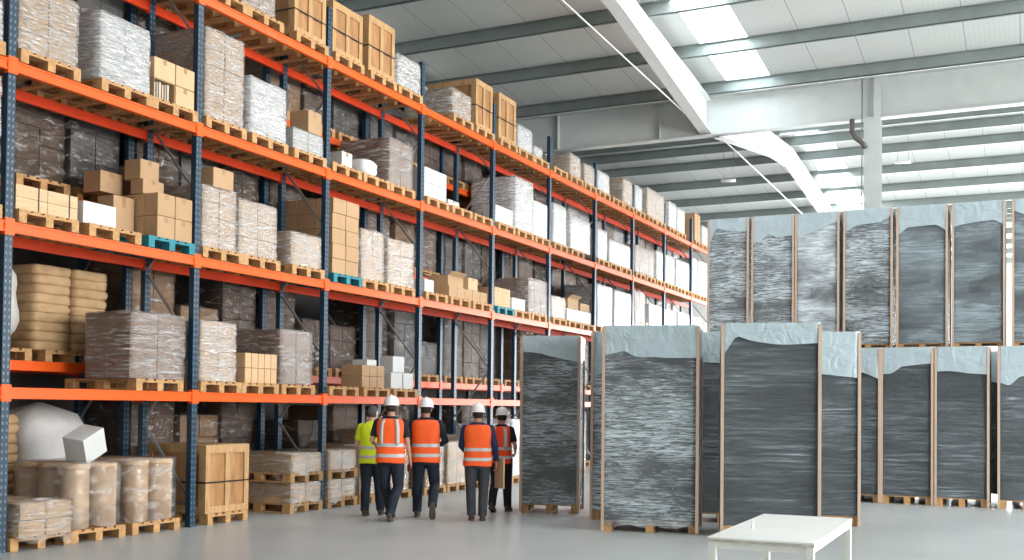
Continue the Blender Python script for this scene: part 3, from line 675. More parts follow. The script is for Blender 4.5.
def sack_pile(y0, z0, n, wl, h=.118, cols=2, w=.60):
    for k in range(n):
        for c in range(cols):
            sack(XBF - .45, y0 + w * (c + .5), z0 + k * h, .82, w * .94, h * .985, '%s paper sack from the floor up in the %s column, %s' % (od[k], ('near', 'far')[c], wl), k * 3 + c + y0, 'paper sacks, ' + wl)
def bpallet(y, z, lev):
    pallet(XBF + .03 - .6, y, z, uniq('wooden pallet, %s' % where(lev, y, 'rear rack')), 'wooden pallets in the rear rack', near=False)
BZ = {0: 0, 1: 2.09, 2: 4.19, 3: 6.26}
# nearest bay, special items
bpallet(8.75, BZ[1], 1); bag(XBF - .5, 8.75, BZ[1] + .15, .45, .40, .56, 'tall grey-white bulk bag on pallet, rear rack, nearest bay', bagm, 11, name='bulk_bag')
bpallet(9.75, BZ[1], 1); sack_pile(9.22, BZ[1] + .144, 9, 'lower rear rack shelf')
bpallet(8.6, 0, 0); sack_pile(8.42, .144, 11, 'rear rack floor', cols=1, w=.66)
bpallet(9.75, 0, 0); bag(XBF - .5, 9.72, .15, .48, .56, .72, 'large white bulk bag on floor behind the tilted box', bagm, 5, name='bulk_bag')
rng = random.Random(5)
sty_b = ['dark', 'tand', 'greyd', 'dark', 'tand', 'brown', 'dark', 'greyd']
for lev in range(4):
    for bay in range(10):
        for s in range(3):
            if lev == 3 and bay == 0 and s == 0: continue
            y = Y0 + bay * BAY + .09 + .44 + s * .905
            if bay == 0 and lev in (0, 1) and s < 3:
                continue
            if y < 8.4: continue
            H = rng.uniform(1.15, 1.65) if rng.random() < .75 else rng.uniform(.5, 1.0)
            if lev == 0: H = rng.uniform(1.1, 1.6)
            if lev == 3: H = rng.uniform(.7, 1.15)
            if rng.random() < .08: H = 0
            if bay == 0: H = max(H, 1.4)
            H = min(H, 1.55) if lev < 3 else H
            bpallet(y, BZ[lev], lev)
            if H == 0: continue
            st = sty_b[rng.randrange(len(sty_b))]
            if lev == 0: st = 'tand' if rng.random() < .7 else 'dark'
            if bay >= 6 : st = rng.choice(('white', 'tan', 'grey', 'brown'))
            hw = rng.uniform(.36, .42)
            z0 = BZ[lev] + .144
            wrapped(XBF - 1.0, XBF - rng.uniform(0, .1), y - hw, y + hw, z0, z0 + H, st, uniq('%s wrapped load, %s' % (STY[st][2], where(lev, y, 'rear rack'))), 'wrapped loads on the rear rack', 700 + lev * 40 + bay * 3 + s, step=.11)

# ------------------------------------------------------------------ tall dark wrapped stacks
def slab_mat():
    m, nt, p = newmat('charcoal_board_stack'); p.inputs['Roughness'].default_value = .55
    tc = node(nt, 'ShaderNodeTexCoord'); wv = node(nt, 'ShaderNodeTexNoise'); mp = node(nt, 'ShaderNodeMapping'); mp.inputs['Scale'].default_value = (1.2, 1.2, 46)
    nt.links.new(tc.outputs['Object'], mp.inputs[0]); nt.links.new(mp.outputs[0], wv.inputs['Vector']); wv.inputs['Scale'].default_value = 1.0; wv.inputs['Detail'].default_value = 5
    r = ramp(nt, wv.outputs[0], [(.32, (.008, .013, .018)), (.68, (.030, .044, .056))]); nt.links.new(r.outputs[0], p.inputs['Base Color']); return m
slabm = slab_mat()
def streak_film(name, lo, hi, a0, a1, tilt=.05, sc=(1.5, 1.5, 24), scale=2.0, gl=.05, bump=.8, rough=.28, col=(.50, .60, .66), fk=.3):
    m, nt, p = newmat(name)
    n = tex_noise(nt, scale, detail=8, mapping=sc, rot=(tilt, tilt, 0), dist=1.2, rough=.66); r = ramp(nt, n.outputs[0], [(a0, lo), (a1, hi)])
    big = tex_noise(nt, 1.1, detail=3, mapping=(.8, .8, 1.8), rot=(tilt * 3, tilt * 3, 0)); rb = ramp(nt, big.outputs[0], [(.36, .18), (.64, 1.35)])
    ml = node(nt, 'ShaderNodeMath', operation='MULTIPLY'); ml.use_clamp = True; nt.links.new(r.outputs[0], ml.inputs[0]); nt.links.new(rb.outputs[0], ml.inputs[1])
    film_shader(name, col, ml.outputs[0], n.outputs[0], nt, rough, bump, gl, .04, fk)
    return m
filmA = streak_film('crinkled_film', .12, 1.0, .43, .60, tilt=.14, sc=(1.7, 1.7, 22), scale=2.4, gl=.07, bump=1.3, col=(.74, .86, .92), rough=.2)  # pale streaks in the film colour also paint in highlights
filmB = streak_film('smooth_film', .03, .62, .48, .78, sc=(.7, .7, 20), tilt=.14, gl=.03, bump=1.0, rough=.25, col=(.56, .68, .74), fk=.2)
filmD = streak_film('hazy_blue_film', .20, .62, .40, .74, sc=(.6, .6, 8), tilt=.04, gl=.04, bump=.8, rough=.3, col=(.46, .58, .64))
filmC = streak_film('milky_film', .35, 1.0, .36, .58, tilt=-.20, sc=(1.8, 1.8, 16), col=(.66, .76, .82), gl=.08)
coverm = film_mat('pale_cover_sheet', (.43, .53, .575), .84, .92, scale=(3, 3, 3), rough=.35, tilt=.6, bump=.5, gl=.03)
edge_m = mat('cardboard_edge_board', (.50, .37, .28), .75, var=.05)
def wtall(x, y, z, w, dep, H, rz, label, film, hem, group, seed, base=.144, pname=None, cov=coverm, skirt=0.0):
    """x,y = front left foot corner; front faces -Y local; hem = heights of the cover's lower edge below the top, left to right"""
    pallet_label = pname
    e = empty('wrapped_board_stack', (x, y, z + base), label, 'wrapped stack', group, rz); H = H - base
    MB().box(.02, w - .02, .02, dep - .02, 0, H - .02).build('board_stack', slabm, e)
    shell(MB(), .004, w - .004, .004, dep - .004, -skirt, H - .008, .005, seed, .05, rad=.02, hem=.05 if skirt else None).build('stretch_film', film, e)
    # draped cover sheet: front and both flanks, ragged lower edge
    mb = MB(); per = []; n = len(hem) * 3; rg = random.Random(seed)
    def hemat(t):
        u = t * (len(hem) - 1); i = min(len(hem) - 2, int(u)); return hem[i] + (hem[i + 1] - hem[i]) * (u - i)
    for i in range(7): per.append((-.013, dep * (1 - i / 7) + .0, hem[0] * (.8 + .3 * rg.random())))
    for i in range(n + 1): per.append((w * i / n, -.014, hemat(i / n)))
    for i in range(1, 8): per.append((w + .013, dep * i / 7, hem[-1] * (.8 + .3 * rg.random())))
    rows = 8; k = len(per); b = 0
    for q in range(rows + 1):
        for (px_, py_, h_) in per:
            t = q / rows; dsp = .010 * noise.noise(Vector((px_ * 6, py_ * 6, t * 2 + seed))) + .004
            mb.v.append((px_ + (dsp if px_ > w else -dsp if px_ < 0 else 0), py_ - (dsp if py_ < 0 else 0), H + .004 - h_ * t))
    for q in range(rows):
        for j in range(k - 1): mb.f.append((q * k + j, (q + 1) * k + j, (q + 1) * k + j + 1, q * k + j + 1)); mb.sm.append(True)
    c0 = len(mb.v); mb.v += [(-.006, dep, H + .004), (w + .006, dep, H + .004), (w + .006, -.006, H + .004), (-.006, -.006, H + .004)]
    mb.f.append((c0, c0 + 3, c0 + 2, c0 + 1)); mb.sm.append(False)
    mb.build('cover_sheet', cov, e)
    for (cx_, cy_, sx_, sy_) in ((0, 0, 1, 1), (w, 0, -1, 1), (0, dep, 1, -1), (w, dep, -1, -1)):
        pw, t = .040, .008; ox = -.018 * sx_; oy = -.026 * sy_
        p = MB(); xa, xb = sorted((cx_ + ox, cx_ + ox + pw * sx_)); ya, yb = sorted((cy_ + oy, cy_ + oy + t * sy_)); p.box(xa, xb, ya, yb, -base + .01, H - .01)
        xa, xb = sorted((cx_ + ox, cx_ + ox + t * sx_)); ya, yb = sorted((cy_ + oy + t * sy_, cy_ + oy + pw * sy_)); p.box(xa, xb, ya, yb, -base + .01, H - .01)
        p.build('edge_board', edge_m, e)
    # pallet cut to the stack
    pe = empty('wooden_pallet', (x, y, z), pallet_label, 'pallet', 'pallets under the dark board stacks', rz)
    d = MB()
    for i in range(4): yy = .03 + (dep - .16) * i / 3; d.box(.01, w - .01, yy, yy + .10, .122, .142)
    for xx in (.01, w / 2 - .05, w - .11): d.box(xx, xx + .1, .03, dep - .03, .1, .1215)
    d.build('deck', wood, pe)
    for xx in (.01, w / 2 - .05, w - .11):
        MB().box(xx, xx + .1, .03, dep - .03, 0, .02).build('bottom_board', wood, pe)
        for yy in (.03, dep / 2 - .05, dep - .13): MB().box(xx, xx + .1, yy, yy + .1, .02, .1).build('block', wood, pe)
    return e
G1 = 'dark wrapped board stacks standing near the camera'
wtall(-6.86, 14.60, 0, .87, .80, 2.67, R(16.8), 'dark film-wrapped board stack nearest the workers with pale cap', filmA, [.25, .25, .27, .31, .34, .37, .40], G1, 11, .144, 'pallet under the stack nearest the workers')
wtall(-4.94, 13.02, 0, 1.21, .80, 2.66, R(12.4), 'widest crinkled dark board stack, middle of the near group', filmA, [.38, .36, .33, .40, .41, .41, .42, .42, .42, .42], G1, 12, .144, 'pallet under the widest crinkled stack', skirt=.06)
wtall(-3.42, 13.19, 0, 1.18, .80, 2.67, R(15.7), 'smooth dark board stack directly behind the white table', filmB, [.42, .16, .22, .25, .27, .27, .26, .25], G1, 13, .144, 'pallet under the stack behind the white table')
G2 = 'dark wrapped board stacks in the second rank'
wtall(-5.57, 14.22, 0, 1.16, .80, 2.68, R(16.0), 'dark board stack half hidden behind the widest crinkled stack', filmA, [.65, .5, .4, .4], G2, 14, .144, 'pallet under the half hidden crinkled stack')
wtall(-4.40, 14.62, 0, 1.16, .80, 2.68, R(16.0), 'dark stack glimpsed between the widest crinkled stack and the one behind the table', filmB, [.43, .43, .44, .44, .45], G2, 15, .144, 'pallet under the stack seen in the gap')
wtall(-3.20, 14.98, 0, 1.19, .80, 2.68, R(16.5), 'dark stack with deep pale cap, half hidden by the one behind the table', filmB, [.56, .57, .58, .61, .64], G2, 16, .144, 'pallet under the deep-capped stack')
G3 = 'ground row of dark wrapped stacks at the right'
base_hems = [[.42, .42, .43, .55], [.46, .45, .33, .31, .29, .28], [.42, .41, .42, .45, .46, .47], [.60, .66, .50, .50, .51, .52], [.6, .6, .62, .63, .6]]
xs3 = [-3.10, -2.245, -1.375, -.40, .52, 1.42]
ordn = ['first', 'second', 'third', 'fourth', 'fifth', 'sixth', 'seventh', 'eighth']
for i, x in enumerate(xs3):
    wtall(x, 19.46 + .01 * i, 0, .82, .95, 2.69, 0, 'dark wrapped stack in front ground row, %s counting from the left' % ordn[i], filmB, base_hems[i % 5], G3, 30 + i, .144, 'pallet under the %s stack of front ground row' % ordn[i])
up_px = [-5.77, -4.88, -4.03, -3.12, -2.16, -1.20, -.20, .80]
up_h = [[.55, .19, .24, .27, .28, .28], [.53, .50, .36, .45, .43, .42], [.50, .42, .35, .25, .20], [.43, .30, .28, .27, .15], [.55, .40, .39, .38, .38, .50], [.44, .40, .38, .36, .35, .45], [.20, .30, .34, .38, .4], [.4, .4, .4]]
fl = [filmA, filmA, filmC, filmA, filmD, filmD, filmD, filmD]
G4 = 'upper tier of dark wrapped stacks'; G5 = 'hidden ground row carrying the upper tier'
for i, x in enumerate(up_px):
    w = .80 if i < 3 else .86
    if i: wtall(x, 21.1, 0, w, .95, 2.69, 0, 'dark wrapped stack carrying the %s one of the upper tier' % ordn[i], filmB, [.6, .5, .6], G5, 50 + i, .144, 'pallet under the stack that carries the %s one' % ordn[i]) if i < 3 else wtall(x, 21.1, 0, w, .95, 2.69, 0, 'dark wrapped stack carrying the %s one of the upper tier' % ordn[i], filmB, [.6, .5, .6], G5, 50 + i, .144, 'pallet under the stack that carries the %s one' % ordn[i])
    else: wtall(x, 21.1, 0, w, .95, 2.69, 0, 'dark wrapped stack carrying the first one of the upper tier', filmB, [.6, .5, .6], G5, 50, .144, 'pallet under the stack that carries the first one')
    wtall(x, 21.1, 2.72, w, .95, 2.70, 0, 'dark wrapped stack in upper tier, %s counting from the left' % ordn[i], fl[i], up_h[i], G4, 70 + i, .144, 'pallet under the %s stack of the upper tier' % ordn[i])

# ------------------------------------------------------------------ white table
tm = mat('white_table_top', (.86, .86, .83), .3, var=.02); tl = mat('white_table_paint', (.80, .79, .72), .45, var=.05); te = mat('worn_table_edge', (.55, .50, .42), .6, var=.3, scale=12)
te_ = empty('white_table', (-1.61, 8.09, 0), 'white rectangular table with worn edge in the right foreground', 'table', None, R(.6))
TW, TL, TH = .71, 1.83, .72
MB().box(-TW / 2, TW / 2, -TL / 2, TL / 2, TH - .012, TH).build('tabletop', tm, te_)
MB().box(-TW / 2, TW / 2, -TL / 2, TL / 2, TH - .03, TH - .0125).build('table_edge', te, te_)
MB().box(-TW / 2 + .05, TW / 2 - .05, -TL / 2 + .012, -TL / 2 + .037, TH - .075, TH - .031).box(-TW / 2 + .05, TW / 2 - .05, TL / 2 - .037, TL / 2 - .012, TH - .075, TH - .031).box(-TW / 2 + .012, -TW / 2 + .037, -TL / 2 + .05, TL / 2 - .05, TH - .075, TH - .031).box(TW / 2 - .037, TW / 2 - .012, -TL / 2 + .05, TL / 2 - .05, TH - .075, TH - .031).build('apron', tl, te_)
for sx_ in (-1, 1):
    for sy_ in (-1, 1):
        cx_, cy_ = sx_ * (TW / 2 - .03), sy_ * (TL / 2 - .03); MB().box(cx_ - .026, cx_ + .026, cy_ - .026, cy_ + .026, 0, TH - .031).build('leg', tl, te_, bevel=.003)
fmw = film_w
tag(MB().tube([(-1.80, 7.83, TH), (-1.80, 7.83, TH + .03), (-1.795, 7.835, TH + .06)], [.012, .009, .002], 8).build('film_scrap', mat('scrap_plastic', (.85, .85, .83), .4, var=0)), 'small upright white scrap on the left edge of the table', 'scrap')

# ------------------------------------------------------------------ people
skin = mat('skin', (.50, .26, .17), .55, var=.05); skin2 = mat('skin_pale', (.62, .38, .28), .55, var=.05)
navy = mat('navy_cloth', (.006, .009, .019), .85, var=.25, scale=8, bump=.3, bscale=9); navyj = mat('navy_trousers', (.006, .012, .026), .8, var=.3, scale=7, bump=.3, bscale=9)
charcoal = mat('charcoal_trousers', (.040, .044, .052), .85, var=.2, scale=7, bump=.3, bscale=9); blackt = mat('black_trousers', (.008, .008, .011), .85, var=.2, bump=.3, bscale=9)
hivis_o = mat('orange_hivis', (.98, .115, .012), .7, var=.08, scale=6, bump=.35, bscale=7); hivis_y = mat('yellow_hivis', (.72, .90, .02), .7, var=.06, scale=6, bump=.35, bscale=7)
reflm = mat('reflective_tape', (.52, .53, .52), .4, var=.1); helm = mat('white_helmet', (.86, .87, .88), .25, var=0); shoe_m = mat('dark_shoe', (.045, .035, .028), .7, var=.2)
solem = mat('shoe_sole', (.10, .075, .05), .8, var=.1); hairm = mat('dark_hair', (.022, .016, .012), .8, var=.3, scale=20); hair_g = mat('greying_hair', (.07, .065, .06), .8, var=.3, scale=20)
def remeshed(mb, name, m, parent, vox, smooth=3):
    me = mb.mesh(name); o = bpy.data.objects.new(name, me); C.objects.link(o)
    r = o.modifiers.new('r', 'REMESH'); r.mode = 'VOXEL'; r.voxel_size = vox; r.use_smooth_shade = True
    s = o.modifiers.new('s', 'SMOOTH'); s.iterations = smooth; s.factor = .5
    dg = bpy.context.evaluated_depsgraph_get(); me2 = bpy.data.meshes.new_from_object(o.evaluated_get(dg)); me2.name = name
    o.modifiers.clear(); o.data = me2; me2.materials.clear(); me2.materials.append(m)
    me2.polygons.foreach_set('use_smooth', [True] * len(me2.polygons)); o.parent = parent; bpy.data.meshes.remove(me); return o
def ering(c, rx, ry, k=20, rot=0, lean=0):
    out = []
    for j in range(k):
        a = 2 * math.pi * j / k; ca, sa = math.cos(a), math.sin(a); q = 1 / (abs(ca) ** 2.6 + abs(sa) ** 2.6) ** (1 / 2.6)
        x, y = rx * ca * q, ry * sa * q; out.append(Vector((c[0] + x * math.cos(rot) - y * math.sin(rot), c[1] + x * math.sin(rot) + y * math.cos(rot), c[2])))
    return out
def hand(mb, wrist, d, side, curl=.6):
    """palm, four curled fingers and a thumb; d = pointing direction; side = +1 right hand; local palm faces inward"""
    d = Vector(d).normalized(); inn = Vector((-side, 0, 0)); inn = (inn - d * inn.dot(d)).normalized(); fwdv = d.cross(inn) * side
    if fwdv.y < 0: fwdv = -fwdv
    w = Vector(wrist)
    mb.tube([w - d * .01, w + d * .03, w + d * .085], [(.021, .028), (.022, .040), (.018, .042)], 12, ref=tuple(inn)) if False else None
    rings = []
    for t, a, b in ((-.01, .024, .019), (.03, .036, .018), (.07, .042, .016), (.09, .040, .014)):
        c = w + d * t; rings.append([c + fwdv * (a * math.cos(2 * math.pi * j / 12)) + inn * (b * math.sin(2 * math.pi * j / 12)) for j in range(12)])
    mb.loft(rings)
    for i, L in enumerate((.070, .078, .072, .056)):
        b0 = w + d * .085 + fwdv * (.030 - .020 * i); a1 = curl * .5; a2 = curl * 1.3
        p1 = b0 + (d * math.cos(a1) + inn * math.sin(a1)) * L * .5; p2 = p1 + (d * math.cos(a2) + inn * math.sin(a2)) * L * .32; p3 = p2 + (d * math.cos(a2 + .5) + inn * math.sin(a2 + .5)) * L * .25
        mb.tube([b0 - d * .01, p1, p2, p3], [.0092, .0088, .0080, .0062], 8)
    t0 = w + d * .03 + fwdv * .032; t1 = t0 + (fwdv * .6 + d * .7 + inn * .3).normalized() * .035; t2 = t1 + (d * .9 + inn * .45).normalized() * .028
    mb.tube([t0 - fwdv * .01, t1, t2], [.012, .0105, .008], 8)
def person(loc, rz, H, label, vest, trousers, shirt, legs, arms, hat=True, sleeve='long', vert=False, head_turn=0, hair=hairm, sk=skin, slim=1.0, top_hat=None):
    s = (H - .035) / 1.80; e = empty('person', (loc[0], loc[1], 0), label, 'person', 'workers walking down the aisle', rz)
    V = lambda p: Vector(p) * s
    W = slim * 1.07
    # ---- body
    b = MB()
    tor = [(.84, .12, .09), (.90, .165, .115), (.98, .158, .112), (1.08, .138, .10), (1.20, .152, .108), (1.32, .172, .115), (1.42, .175, .100), (1.47, .12, .080), (1.50, .062, .062)]
    b.loft([ering(V((0, 0, z)), rx * s * W, ry * s) for z, rx, ry in tor])
    b.tube([V((0, -.005, 1.45)), V((0, .005, 1.52)), V((0, .015, 1.60))], [.064 * s, .056 * s, .055 * s], 14)
    hc = V((0, .025, 1.645)); hr = Matrix.Rotation(head_turn, 3, 'Z')
    b.ell(hc, (.076 * s, .096 * s, .120 * s), 20, 14, rot=hr)
    b.ell(hc + hr @ V((0, .045, -.062)), (.052 * s, .050 * s, .05 * s), 14, 8, rot=hr)                      # jaw
    b.tube([hc + hr @ V((0, .09, .012)), hc + hr @ V((0, .116, -.022)), hc + hr @ V((0, .092, -.034))], [.010 * s, .015 * s, .009 * s], 8)   # nose
    for sd in (-1, 1):
        b.ell(hc + hr @ V((sd * .078, -.002, -.010)), (.010 * s, .020 * s, .034 * s), 10, 8, rot=hr)           # ears
    b.tube([hc + hr @ V((-.024, .091, -.058)), hc + hr @ V((0, .098, -.060)), hc + hr @ V((.024, .091, -.058))], [.005 * s, .008 * s, .005 * s], 6)
    J = {}
    for sd, key in ((-1, 'L'), (1, 'R')):
        hip = V((sd * .095, 0, .90)); kn = V(legs[key][0]); an = V(legs[key][1]); J[key] = (hip, kn, an)
        mid = (kn + an) / 2 + Vector((0, -.012, .05)) * s
        b.tube([hip, (hip + kn) / 2, kn, mid, an], [.085 * s, .070 * s, .052 * s, .050 * s, .036 * s], 14, ref=(0, 1, 0))
        sh = V((sd * .178 * W, 0, 1.415)); el = V(arms[key][0]); wr = V(arms[key][1]); J['a' + key] = (sh, el, wr)
        b.tube([sh - V((sd * .03, 0, 0)), sh, (sh + el) / 2, el, (el * .6 + wr * .4), wr], [.05 * s, .052 * s, .044 * s, .036 * s, .035 * s, .024 * s], 12, ref=(.3, 1, .1))
        hand(b, wr, (wr - el) + Vector((0, 0, -.05)), sd, .7)
    remeshed(b, 'body', sk, e, .0075, 2)
    # eyes and brows
    for sd in (-1, 1):
        eo = MB().ell(hc + hr @ V((sd * .030, .084, .008)), (.012 * s, .010 * s, .0085 * s), 10, 6, rot=hr).build('eye', helm, e)
        MB().ell(hc + hr @ V((sd * .030, .0925, .008)), (.005 * s, .003 * s, .005 * s), 8, 6, rot=hr).build('pupil', hairm, eo)
        MB().tube([hc + hr @ V((sd * .016, .094, .030)), hc + hr @ V((sd * .045, .083, .030))], .005 * s, 6).build('eyebrow', hair, e)
    # hair: cap following the skull, down to the nape
    hm = MB(); rings = []
    for i in range(9):
        a = -.55 + (math.pi / 2 + .55) * i / 8; q = max(math.cos(a), .03); z_ = math.sin(a)
        ring = []
        for j in range(22):
            th = 2 * math.pi * j / 22; yy = math.sin(th)
            zz = z_ if (yy < .25 or z_ > .35) else max(z_, .38)
            qq = q if zz == z_ else max(math.cos(math.asin(.38)), .03) * .98
            ring.append(hc + hr @ (Vector((.083 * qq * math.cos(th), .103 * qq * yy - .003, .127 * zz)) * s))
        rings.append(ring)
    hm.loft(rings).build('hair', hair, e)
    # ---- trousers
    t = MB(); t.loft([ering(V((0, 0, z)), rx * s * W, ry * s) for z, rx, ry in [(.80, .13, .11), (.86, .180, .128), (.94, .176, .126), (1.02, .160, .118)]])
    for key in 'LR':
        hip, kn, an = J[key]; mid = (kn + an) / 2 + Vector((0, -.018, .04)) * s
        t.tube([hip + V((0, 0, .03)), hip, (hip + kn) / 2, kn, mid, an + (kn - an) * .12, an + (an - kn) * .02], [.10 * s, .112 * s, .097 * s, .080 * s, .077 * s, .070 * s, .070 * s], 16, ref=(0, 1, 0))
    remeshed(t, 'trousers', trousers, e, .011, 2)
    # ---- shirt with sleeves
    t = MB(); t.loft([ering(V((0, 0, z)), (rx + .012) * s * W, (ry + .012) * s) for z, rx, ry in [(.95, .162, .115), (1.08, .150, .108), (1.20, .156, .11), (1.32, .174, .117), (1.42, .178, .102), (1.475, .12, .082), (1.515, .066, .068)]])
    for key in 'LR':
        sh, el, wr = J['a' + key]; end = wr if sleeve == 'long' else (sh * .25 + el * .75)
        if sleeve == 'long': t.tube([sh, (sh + el) / 2, el, (el + wr) / 2, wr - (wr - el) * .06], [.066 * s, .060 * s, .054 * s, .048 * s, .040 * s], 14, ref=(.3, 1, .1))
        else: t.tube([sh, (sh + el) / 2, end], [.066 * s, .062 * s, .058 * s], 14, ref=(.3, 1, .1))
        t.ell(sh, (.068 * s, .064 * s, .066 * s), 12, 8)
    remeshed(t, 'shirt', shirt, e, .011, 2)
    # ---- vest: open-sided shell hanging from the shoulders
    rows = [(.80, .205, .158), (.84, .203, .157), (.88, .202, .156), (.98, .196, .152), (1.08, .188, .148), (1.18, .188, .146), (1.28, .196, .146), (1.36, .200, .140), (1.42, .196, .128), (1.462, .168, .108), (1.485, .10, .085)]
    def vring(z):
        for i in range(len(rows) - 1):
            if rows[i][0] <= z <= rows[i + 1][0]:
                u = (z - rows[i][0]) / (rows[i + 1][0] - rows[i][0]); return rows[i][1] + (rows[i + 1][1] - rows[i][1]) * u, rows[i][2] + (rows[i + 1][2] - rows[i][2]) * u
        return rows[-1][1:]
    v = MB(); K = 40; zs = [.84, .86, .88, .93, .98, 1.03, 1.08, 1.13, 1.18, 1.23, 1.28, 1.32, 1.36, 1.39, 1.42, 1.445, 1.462, 1.475, 1.485]
    rings = []
    for z in zs:
        rx, ry = vring(z); ring = ering(V((0, 0, z)), rx * s * W, ry * s, K)
        ring = [p + Vector((p.x, p.y, 0)).normalized() * (.008 * noise.noise(Vector((p.x * 12, p.y * 12, z * 7 + loc[0])))) for p in ring]
        if z == .84: ring = [p + Vector((0, 0, .006 * math.sin(j * .5))) for j, p in enumerate(ring)]
        rings.append(ring)
    v.loft(rings, cap=False); vo = v.build('vest', vest, e)
    # solidify cloth thickness
    so = vo.modifiers.new('cloth', 'SOLIDIFY'); so.thickness = .006; so.offset = -1
    # tape bands
    for zb in (.92, 1.07):
        bnd = MB(); rr2 = []
        for dz in (0, .025, .05):
            rx, ry = vring(zb + dz); rr2.append([p + Vector((p.x, p.y, 0)).normalized() * (.008 * noise.noise(Vector((p.x * 12, p.y * 12, (zb + dz) * 7 + loc[0]))) + .004) for p in ering(V((0, 0, zb + dz)), rx * s * W, ry * s, K)])
        bnd.loft(rr2, cap=False).build('reflective_band', reflm, e)
    if vert:
        for sd in (-1, 1):
            for fb in (-1, 1):
                st = MB(); a = []; 
                zz = [1.10 + .375 * i / 8 for i in range(9)]; L = []; Rr = []
                for z in zz:
                    rx, ry = vring(z); x_ = sd * (.118 - .03 * max(0, (z - 1.36) / .12)); 
                    for lst, xx in ((L, x_ - .026), (Rr, x_ + .026)):
                        q = min(.999, abs(xx) / (rx * W)); y_ = fb * (ry * (1 - q ** 2.6) ** (1 / 2.6) + .012); lst.append(Vector((xx, y_, z)) * s)
                st.v = [tuple(p) for p in L + Rr]; n_ = len(L)
                for i in range(n_ - 1): st.f.append((i, i + 1, n_ + i + 1, n_ + i)); st.sm.append(True)
                so2 = st.build('shoulder_band', reflm, e); q2 = so2.modifiers.new('t', 'SOLIDIFY'); q2.thickness = .003; q2.offset = 0
    # ---- shoes
    for key in 'LR':
        hip, kn, an = J[key]; pitch = legs[key][2]; rot = Matrix.Rotation(pitch, 3, 'X')
        up_ = MB(); rings = []
        for (yy, wx, zt) in ((-.075, .026, .05), (-.065, .038, .085), (-.02, .042, .105), (.04, .043, .085), (.10, .048, .062), (.16, .046, .050), (.195, .030, .038), (.205, .012, .026)):
            rings.append([an + rot @ (Vector((wx * math.cos(a), yy, -.075 + .012 + (zt) * .5 + (zt) * .5 * math.sin(a))) * s) for a in [2 * math.pi * j / 14 for j in range(14)]])
        so_ = up_.loft(rings).build('shoe', shoe_m, e)
        sl = MB(); outline = [(-.08, .02), (-.07, .036), (0, .040), (.06, .043), (.12, .050), (.17, .046), (.205, .028), (.213, .005)]
        pts = [(x_, y_) for y_, x_ in outline] + [(-x_, y_) for y_, x_ in reversed(outline)]
        sl.loft([[an + rot @ (Vector((px_, py_, -.082 + z_)) * s) for px_, py_ in pts] for z_ in (0, .022)], smooth=False).build('sole', solem, so_)
    # ---- helmet
    if hat:
        he = MB(); hcz = hc + hr @ V((0, -.006, .030)); R_ = Matrix.Rotation(R(-4), 3, 'X')
        prof = [(.0, 1.0), (.03, 1.0), (.06, .965), (.085, .90), (.105, .79), (.122, .62), (.133, .40), (.138, .15), (.1385, .02)]
        he.loft([[hcz + hr @ (R_ @ (Vector((.108 * q * math.cos(2 * math.pi * j / 28), .132 * q * math.sin(2 * math.pi * j / 28), z_)) * s)) for j in range(28)] for z_, q in prof])
        ho = he.build('helmet', helm, e)
        br = MB(); rg = []
        for (q, z_, pk) in ((.98, .012, 0), (1.07, -.004, .02), (1.11, -.008, .045), (1.10, -.013, .043), (.98, 0, 0)):
            rg.append([hcz + hr @ (R_ @ (Vector((.108 * q * math.cos(a), .132 * q * math.sin(a) + (pk * max(0, math.sin(a)) ** 1.5), z_)) * s)) for a in [2 * math.pi * j / 28 for j in range(28)]])
        br.loft(rg, cap=False).build('brim', helm, ho)
        rd = MB(); rd.tube([hcz + hr @ (R_ @ (Vector((0, .128 * math.cos(a), .006 + .137 * math.sin(a))) * s)) for a in [R(20 + 14 * i) for i in range(11)]], (.013 * s), 8).build('ridge', helm, ho)
    return e
# walking poses: joints in metres for a 1.80 m figure facing +Y ; legs[knee, ankle, shoe pitch]
W1 = {'L': ((-.12, .144, .50), (-.13, .14, .085), R(0)), 'R': ((.14, .06, .49), (.13, -.30, .21), R(-50))}
W2 = {'L': ((-.10, .06, .49), (-.08, -.12, .11), R(-12)), 'R': ((.10, .12, .50), (.09, .16, .085), 0)}
ST = {'L': ((-.10, .04, .49), (-.085, .0, .083), 0), 'R': ((.10, .02, .49), (.085, -.06, .083), 0)}
def arms(le, lw, re_, rw): return {'L': (le, lw), 'R': (re_, rw)}
person((-8.54, 13.10), R(22), 1.66, 'person in yellow vest without helmet, short grey hair, leftmost of the walking workers', hivis_y, navyj, hivis_y, {'L': ((-.10, .05, .49), (-.09, -.08, .09), 0), 'R': ((.10, .10, .50), (.12, .16, .083), 0)},
       arms((-.25, .0, 1.14), (-.24, .20, 1.02), (.25, .02, 1.14), (.20, .22, 1.06)), hat=False, sleeve='short', head_turn=R(-28), hair=hair_g, sk=skin2, slim=.95)
person((-7.96, 12.68), R(24), 1.76, 'person in orange vest with short dark sleeves and bare forearms, beside yellow vest', hivis_o, navyj, navy, {'L': ((-.10, .14, .50), (-.02, .26, .083), 0), 'R': ((.11, .06, .49), (.02, -.16, .10), R(-10))},
       arms((-.27, -.03, 1.15), (-.25, .17, 1.10), (.25, -.04, 1.13), (.28, .06, .87)), sleeve='short', vert=True, sk=skin)
person((-7.73, 13.25), R(26), 1.74, 'person in plain orange vest and long dark sleeves, middle of the five', hivis_o, navyj, navy, W1,
       arms((-.29, .0, 1.14), (-.18, .20, 1.08), (.30, .0, 1.15), (.20, .20, 1.10)), sk=skin, slim=1.04)
